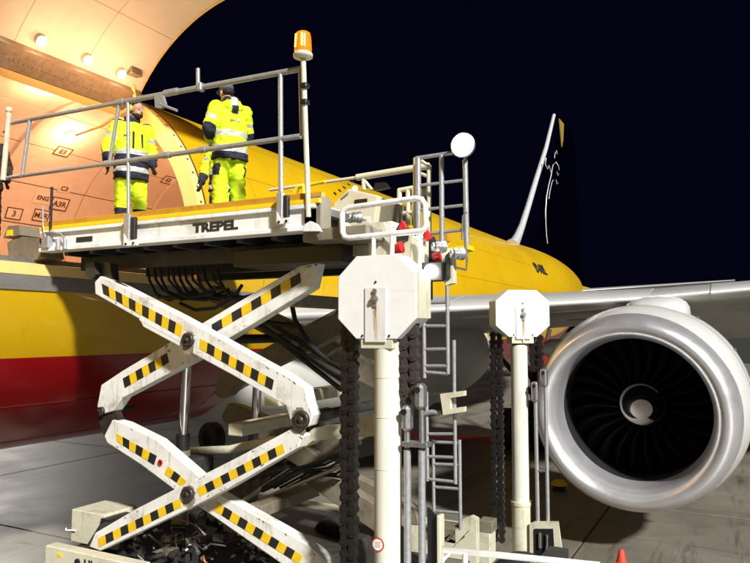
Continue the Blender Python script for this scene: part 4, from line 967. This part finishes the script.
# --- ladders at the rear of the bridge
YL = 7.4
def ladder(l0, l1, r0, r1, rungs, y, r=.02):
    o = lb_(tube_px([l0, l1], y, r).tube(pl([r0, r1], y), r), 'ladder', 'galv')
    for (a, b) in rungs: lb_(tube_px([a, b], y, r*.85, 8), 'rung', 'galv', o)
ladder((423, 250), (424.5, 378), (447, 245), (448, 374), [((423, 303), (447, 302)), ((423, 326), (447, 326)), ((423.5, 349.5), (447, 349)), ((424, 366), (448, 366)), ((424.5, 372), (448, 374))], YL, .024)
lb_(tube_px([(454, 340), (454.3, 395)], YL, .022), 'ladder_stub', 'galv')
ladder((426.5, 392), (427.5, 481), (454.5, 392), (455.5, 484), [((427, 434), (455, 434)), ((427, 456.5), (455, 457.5)), ((427.5, 479), (455.5, 482))], YL+.02, .022)
ladder((433, 440), (434, 530), (459.5, 440), (460.5, 530), [((433, 442), (459, 443)), ((433.5, 464), (460, 465)), ((433.5, 487), (460, 489)), ((434, 511), (460.5, 513))], YL+.35, .022)
lb_(prism_px([(440, 394), (464, 391), (464, 396), (450, 398), (450, 409), (464, 407), (464, 412), (443, 415)], YL-.08, .08), 'ladder_bracket', 'cream')
lb_(box_px(425, 394, 443, 412, YL+.1, .25), 'bracket_core', 'dark_frame')
lb_(tube_px([(424, 414), (432, 412), (440, 413)], YL, .03), 'bracket_bolt', 'galv')
# cream base frame and front guard rail
o = lb_(prism_px([(440, 541), (462, 526), (463, 519), (470, 517), (476, 520), (476, 575), (470, 575), (469, 530), (448, 552), (440, 552)], 8.0, .12), 'base_frame', 'cream')
lb_(box_px(478, 521, 492, 533, 8.2, .2), 'base_frame', 'olive_arm')
lb_(box_px(425, 527, 456, 542, 8.0, .3), 'base_tray', 'olive_arm')
gr = lb_(MB().tube([at(443, 580, d=4.6), at(443, 549.5, d=4.6), at(600, 565.5, d=4.35)], .022, 10), 'guard_rail', 'white_paint')
lb_(MB().tube([at(465, 552, d=4.56), at(465, 590, d=4.56)], .02, 10), 'rail_post', 'white_paint', gr)
lb_(MB().tube([at(443.3, 560, d=4.6), at(452, 551, d=4.58)], .012, 8).tube([at(530, 566, d=4.5), at(538, 558.5, d=4.48)], .014, 8), 'rail_gusset', 'white_paint', gr)
p_ = at(443, 580, d=4.6); lb_(MB().tube([p_, (p_.x, p_.y, .75)], .022, 10), 'rail_post', 'white_paint', gr)
p_ = at(600, 565.5, d=4.35); lb_(MB().tube([p_, (p_.x, p_.y, .75)], .022, 10), 'rail_post', 'white_paint', gr)
lb_(MB().bevbox((-2.9, 2.9, .55), (-.2, 5.7, .75), .02), 'main_platform', 'white_paint')

# ================================================================== PEOPLE
def remesh(mb, voxel, smooth=4, disp=0, dscale=9, seed=0):
    me = mb.mesh('tmp'); o = bpy.data.objects.new('tmp', me); col.objects.link(o)
    m = o.modifiers.new('r', 'REMESH'); m.mode = 'VOXEL'; m.voxel_size = voxel
    s = o.modifiers.new('s', 'SMOOTH'); s.factor = .5; s.iterations = smooth
    bpy.context.view_layer.update(); dg = bpy.context.evaluated_depsgraph_get()
    out = bpy.data.meshes.new_from_object(o.evaluated_get(dg)); bpy.data.objects.remove(o)
    if disp:
        nr = [v.normal.copy() for v in out.vertices]
        for v, n in zip(out.vertices, nr):
            q = Vector((v.co.x*dscale, v.co.y*dscale, v.co.z*dscale*1.7+seed))
            v.co += n*disp*(1-2.4*abs(noise.noise(q))-.9*abs(noise.noise(q*2.4+Vector((5, 1, 2)))))
    for p in out.polygons: p.use_smooth = True
    return out
def seg_d(p, a, b):
    ab = b-a; t = max(0, min(1, (p-a).dot(ab)/ab.dot(ab))); return (p-(a+ab*t)).length, t
def person(loc, rz, label, pose, style, scale=1.0):
    r = root('person', loc, label, 'person', None, rz); ROOTLOC[r.name] = Vector(); r.scale = (scale,)*3
    V = Vector
    sh = [V((-.185, .0, 1.44)), V((.185, .0, 1.44))]; hip = [V((-.095, 0, .93)), V((.095, 0, .93))]
    el, wr = pose['el'], pose['wr']; kn, an = pose['kn'], pose['an']
    hy = pose.get('head', 0); lean = pose.get('lean', 0)
    hm = Matrix.Translation((pose.get('side', 0), -pose.get('fwd', 0), 1.56)) @ Matrix.Rotation(hy, 4, 'Z') @ Matrix.Rotation(pose.get('nod', 0), 4, 'X') @ Matrix.Translation((0, 0, -1.56))
    def H(x, y, z): return hm @ V((x, y, z))
    b = MB()
    def ell(c, rad):
        t = MB().ellipsoid((0, 0, 0), rad); b.add([hm.to_3x3() @ v + H(*c) for v in t.v], t.f)
    ell((0, .012, 1.70), (.076, .094, .098)); ell((0, -.022, 1.625), (.057, .066, .072)); ell((0, -.05, 1.588), (.032, .03, .022))
    b.capsule(H(0, -.086, 1.672), .010, H(0, -.112, 1.640), .015); b.capsule(H(-.034, -.080, 1.694), .010, H(.034, -.080, 1.694), .010)
    for s in (-1, 1):
        b.capsule(H(s*.079, .01, 1.675), .014, H(s*.082, .014, 1.64), .010)
    b.capsule(H(-.022, -.083, 1.612), .008, H(.022, -.083, 1.612), .008)
    b.capsule((0, .01, 1.48), .062, H(0, .006, 1.60), .056)
    b.capsule((0, 0, 1.0), .115, (0, 0, 1.30), .115); b.capsule((-.1, 0, 1.38), .08, (.1, 0, 1.38), .08)
    for s in (0, 1):
        b.capsule(sh[s], .062, el[s], .046); b.capsule(el[s], .045, wr[s], .030)
        d = (wr[s]-el[s]).normalized(); sx = V((0, -1, 0)) if abs(d.y) < .8 else V((0, 0, -1))
        u = (sx-d*sx.dot(d)).normalized(); n_ = d.cross(u)
        pc = wr[s]+d*.055
        b.capsule(wr[s]+u*.012, .024, pc+u*.02, .020); b.capsule(wr[s]-u*.012, .024, pc-u*.02, .020)
        cu = n_*(-1 if s else 1)*.4
        for k, (o_, L) in enumerate(((.033, .07), (.012, .08), (-.010, .075), (-.031, .058))):
            k0 = wr[s]+d*.085+u*o_; k1 = k0+(d+cu*.5).normalized()*L*.55; k2 = k1+(d+cu*2).normalized()*L*.5
            b.capsule(k0, .0105, k1, .0095, 8); b.capsule(k1, .0095, k2, .008, 8)
        t0 = wr[s]+d*.03+u*.03; t1 = t0+(d*.6+u+cu).normalized()*.04; t2 = t1+(d+u*.3+cu).normalized()*.032
        b.capsule(t0, .013, t1, .011, 8); b.capsule(t1, .011, t2, .009, 8)
        b.capsule(hip[s], .10, kn[s], .062); b.capsule(kn[s], .06, an[s], .042)
        b.capsule(an[s]+V((0, .03, -.03)), .04, an[s]+V((0, -.13, -.045)), .032)
    me = remesh(b, .0085, 3)
    for m in ('skin', style['glove'], style['trouser']): me.materials.append(MATS[m])
    for p in me.polygons:
        c = p.center; k = 0
        for s in (0, 1):
            if (c-wr[s]).length < .30 and seg_d(c, el[s], wr[s]+(wr[s]-el[s]).normalized()*.25)[1] > .5: k = 1
        if c.z < 1.0 and k == 0: k = 2
        p.material_index = k
    body = bpy.data.objects.new('body', me); col.objects.link(body); body.parent = r; ROOTLOC[body.name] = Vector()
    def child(me, name, mats):
        for m in mats: me.materials.append(MATS[m])
        o = bpy.data.objects.new(name, me); col.objects.link(o); o.parent = r; ROOTLOC[o.name] = Vector(); return o
    # jacket
    j = MB(); rings = []
    hz_ = style.get('hem', .80)
    for (z, rx, ry, cy) in ((hz_, .222, .172, .0), (.90, .216, .166, .0), (1.0, .207, .154, 0), (1.12, .208, .148, 0), (1.25, .218, .148, .0), (1.36, .215, .135, .0), (1.44, .185, .115, .005), (1.50, .115, .095, .008), (1.545, .088, .088, .01), (1.575, .086, .086, .008)):
        rings.append([V((rx*math.copysign(abs(math.cos(a))**.85, math.cos(a)), cy+ry*math.copysign(abs(math.sin(a))**.85, math.sin(a)), z)) for a in [2*math.pi*q/24 for q in range(24)]])
    j.loft(rings)
    for s in (0, 1):
        j.capsule(sh[s]+V((0, 0, -.005)), .092, el[s], .078); j.capsule(el[s], .078, wr[s]-(wr[s]-el[s]).normalized()*.03, .056)
    if style.get('hood'): j.ellipsoid((0, .10, 1.45), (.125, .06, .085)); j.ellipsoid((0, .07, 1.53), (.10, .06, .05))
    me = remesh(j, .011, 4, .011, 8, style['seed'])
    mats = ['hivis', 'reflective', 'navy_cloth', 'dark_cloth']
    for p in me.polygons:
        c = p.center; best = min(((seg_d(c, sh[s], el[s]), 0, s) for s in (0, 1)), key=lambda q: q[0][0]); b2 = min(((seg_d(c, el[s], wr[s]), 1, s) for s in (0, 1)), key=lambda q: q[0][0])
        tor = abs(c.x)/.215
        onarm = (min(best[0][0], b2[0][0]) < .105) and (c.z < 1.40) and (tor > .97 or c.y < -.17 or b2[0][0] < .088)
        p.material_index = style['jacket'](c, onarm, best[0] if best[0][0] < b2[0][0] else b2[0], 0 if best[0][0] < b2[0][0] else 1)
    child(me, 'jacket', mats)
    t = MB(); rings = []
    for (z, rx, ry) in ((.80, .172, .130), (.88, .174, .132), (.98, .165, .125)):
        rings.append([V((rx*math.cos(a), ry*math.sin(a), z)) for a in [2*math.pi*q/24 for q in range(24)]])
    t.loft(rings)
    for s in (0, 1): t.capsule(hip[s]+V((0, 0, -.10)), .108, kn[s], .096); t.capsule(kn[s], .096, an[s]+V((0, 0, .02)), .082)
    me = remesh(t, .011, 4, .012, 9, style['seed']+3)
    for p in me.polygons: p.material_index = style['pants'](p.center)
    child(me, 'trousers', mats)
    for s in (0, 1):
        q = MB().capsule(an[s]+V((0, 0, .08)), .062, an[s]+V((0, .01, -.02)), .056).capsule(an[s]+V((0, .03, -.035)), .048, an[s]+V((0, -.15, -.045)), .042)
        child(remesh(q, .012, 3), 'boot', ['boot'])
    # hair, cap, ear defenders, eyes
    def hchild(mb, name, m): 
        me = remesh(mb, .007, 2, .004 if name in ('hair', 'beard') else 0, 60); child(me, name, [m])
    def hell(mb, c, rad):
        t_ = MB().ellipsoid((0, 0, 0), rad, 20, 12); mb.add([hm.to_3x3() @ v + H(*c) for v in t_.v], t_.f); return mb
    if style.get('cap'):
        m_ = hell(MB(), (0, .016, 1.728), (.085, .103, .082)); hell(m_, (0, -.10, 1.735), (.07, .06, .012)); hchild(m_, 'cap', style['cap'])
        m_ = hell(MB(), (0, .045, 1.672), (.077, .072, .055)); hchild(m_, 'hair', 'hair')
    else:
        m_ = hell(MB(), (0, .03, 1.735), (.083, .095, .078)); hell(m_, (0, .055, 1.68), (.079, .066, .06)); hchild(m_, 'hair', 'hair')
    if style.get('beard'):
        m_ = hell(MB(), (0, -.038, 1.593), (.058, .056, .040)); hell(m_, (0, -.0, 1.60), (.064, .05, .03)); hchild(m_, 'beard', 'hair')
    for s in (-1, 1):
        e = child(hell(MB(), (s*.031, -.080, 1.675), (.013, .010, .009)).mesh('eye'), 'eye', ['eye_white'])
        i_ = hell(MB(), (s*.031, -.089, 1.675), (.006, .004, .006)).mesh('iris'); i_.materials.append(MATS['eye_dark']); io = bpy.data.objects.new('iris', i_); col.objects.link(io); io.parent = e
    if style.get('muffs'):
        for s in (-1, 1):
            m_ = hell(MB(), (s*.098, .012, 1.672), (.026, .034, .045)); child(m_.mesh('ear_defender'), 'ear_defender', ['muff_yellow'])
        arc = [H(.098*math.cos(a), .012, 1.68+.135*math.sin(a)) for a in [math.pi*k/12 for k in range(13)]]
        child(MB().tube(arc, .009, 8).mesh('headband'), 'headband', ['decal_dark'])
    if style.get('collar'):
        m_ = MB().capsule((-.055, .02, 1.555), .05, (.055, .02, 1.555), .05); m_.capsule((-.05, -.05, 1.535), .04, (.05, -.05, 1.535), .04); child(remesh(m_, .01, 3), 'collar', ['navy_cloth'])
    for (c0, dx_, dz_, nm_, mt_) in style.get('patches', ()):
        child(MB().bevbox(V(c0)-V((dx_, .012, dz_)), V(c0)+V((dx_, .012, dz_)), .004).mesh(nm_), nm_, [mt_])
    for (c0, c1) in style.get('zips', ()):
        child(MB().capsule(c0, .014, c1, .014).mesh('chest_zip'), 'chest_zip', ['navy_cloth'])
    return r
V = Vector
def jA(c, arm, sd, fore):
    if arm:
        if fore and sd[1] < .55: return 2
        if fore and .72 < sd[1] < .9: return 1
        if not fore and .88 < sd[1]: return 2
        if not fore and .50 < sd[1] < .66: return 1
        return 0
    if c.z < .885: return 2
    if c.z < .96: return 1
    if 1.085 < c.z < 1.15: return 1
    if c.z > 1.36 and abs(c.x) < .045 and c.y > .06: return 2 if c.z < 1.46 else 1
    if c.z > 1.53: return 2
    return 0
def pA(c):
    if .60 < c.z < .74 and abs(c.x) > .13 and c.y < .08: return 2
    return 0
def jB(c, arm, sd, fore):
    if arm:
        if fore and sd[1] > .45: return 2
        if not fore and .45 < sd[1] < .62: return 1
        return 0
    if c.z < .82: return 2
    if c.z < .89: return 1
    if c.z < 1.05: return 2
    if c.z < 1.12: return 1
    if c.z > 1.49: return 2
    return 0
def pB(c):
    if .24 < c.z < .35 and c.y < -.02: return 2
    return 0
stand = dict(kn=[V((-.11, -.02, .50)), V((.11, -.02, .50))], an=[V((-.13, .02, .09)), V((.13, .02, .09))])
pA_ = dict(stand, el=[V((-.26, -.08, 1.17)), V((.29, .04, 1.16))], wr=[V((-.10, -.30, 1.05)), V((.18, -.20, 1.06))], head=R_(10), nod=R_(14), fwd=.06, side=.02)
pB_ = dict(stand, el=[V((-.30, .04, 1.16)), V((.28, .03, 1.16))], wr=[V((-.31, -.03, .90)), V((.24, -.14, .93))], head=R_(22), nod=R_(6), fwd=.05, side=.03)
pC_ = dict(stand, el=[V((-.29, .0, 1.16)), V((.28, -.02, 1.16))], wr=[V((-.30, -.12, .92)), V((.28, -.16, .93))], head=R_(10), nod=R_(8))
DZ = 5.17
def feet(px, y): q = at(px, 215, y=y); return (q.x, q.y, DZ)
sA = dict(seed=1, glove='navy_cloth', trouser='hivis', jacket=jA, pants=pA, cap='cap_grey', hood=True, collar=True, patches=(((-.045, .148, 1.28), .018, .018, 'back_badge', 'reflective'), ((.03, .142, 1.275), .035, .003, 'back_print', 'cap_grey'), ((.03, .142, 1.262), .03, .003, 'back_print', 'cap_grey')))
sB = dict(seed=5, patches=(((-.12, -.150, .97), .05, .012, 'pocket_flap', 'navy_cloth'), ((.12, -.150, .97), .05, .012, 'pocket_flap', 'navy_cloth'), ((-.11, -.142, 1.30), .04, .012, 'pocket_flap', 'reflective')), glove='dark_cloth', trouser='hivis', jacket=jB, pants=pB, hem=.73, muffs=True, beard=True, collar=True, zips=((V((-.03, -.150, 1.14)), V((-.03, -.150, 1.34))), (V((.09, -.14, 1.16)), V((.085, -.14, 1.32)))))
sC = dict(seed=9, glove='dark_cloth', trouser='hivis', jacket=jB, pants=pA, cap='cap_grey')
def jD(c, arm, sd, fore): return 3
sD = dict(seed=12, glove='dark_cloth', trouser='dark_cloth', jacket=jD, pants=lambda c: 3)
person(feet(229, 6.55), R_(242), 'worker in yellow high visibility suit and cap, back to the camera', pA_, sA)
person(feet(130, 6.62), R_(66), 'bearded worker with yellow ear defenders and high visibility suit by the door', pB_, sB, 1.03)
person(feet(223, 8.0), R_(20), 'worker in high visibility suit mostly hidden behind the capped worker', pC_, sC)
person((at(-15, 215, y=6.2).x, 6.2, DZ), R_(70), 'person in dark clothing standing at the far left edge', pB_, sD)

# ================================================================== SMALL THINGS ON THE APRON
c0 = at(622, 579, z=0)
cone = root('traffic_cone', c0, 'small red traffic cone on the apron below the engine', 'cone')
build(MB().lathe([(.03, .13), (.06, .12), (.27, .075), (.44, .04), (.45, .035), (.45, .005)], c0, (0, 0, 1), 28), 'cone_body', 'orange_cone', cone)
build(MB().bevbox(c0+Vector((-.2, -.2, 0)), c0+Vector((.2, .2, .035)), .01), 'cone_base', 'orange_cone', cone)
build(MB().lathe([(.20, .09), (.20, .0955), (.27, .0805), (.27, .075)], c0, (0, 0, 1), 28), 'reflective_band', 'orange_cone', cone)
c1 = at(559, 490, z=0)
mk = root('wheel_chock', c1, 'yellow domed chock on the apron left of the engine intake', 'chock')
build(MB().lathe([(.12, .2), (.17, .19), (.23, .13), (.26, .02)], c1, (0, 0, 1), 20), 'chock_top', 'edge_yellow', mk)
build(MB().lathe([(0, .16), (.12, .14), (.12, .01)], c1, (0, 0, 1), 20), 'chock_base', 'dark_frame', mk)

# unseen light mast added beyond the airplane to light the apron below it
m0 = Vector((-64, 40, 0))
mast = root('added_light_mast', m0, 'unseen floodlight mast added beyond the airplane', 'light mast')
build(MB().tube([m0, m0+Vector((0, 0, 24))], .2, 14, True, [.34, .16]), 'mast_pole', 'steel', mast)
hd = build(MB().bevbox(m0+Vector((-.25, -2.4, 23.9)), m0+Vector((.25, 2.4, 24.15)), .02), 'lamp_bar', 'steel', mast)
for k in range(5):
    c_ = m0+Vector((.35, -2.0+k*1.0, 23.6)); d_ = Vector((.85, -.25, -.46)).normalized()
    o = build(MB().lathe([(-.18, .08), (-.1, .24), (.1, .30), (.1, .27)], c_, d_, 20), 'lamp_head', 'steel', mast)
    build(MB().disc(c_+d_*.06, d_, .26, .02, 20), 'lamp_lens', 'lamp_white', o)
lamp_light('mast_light', m0+Vector((.8, 0, 23.5)), 21000, (1, .95, .86), mast, .8, 'SPOT', (.85, -.25, -.34), 130)
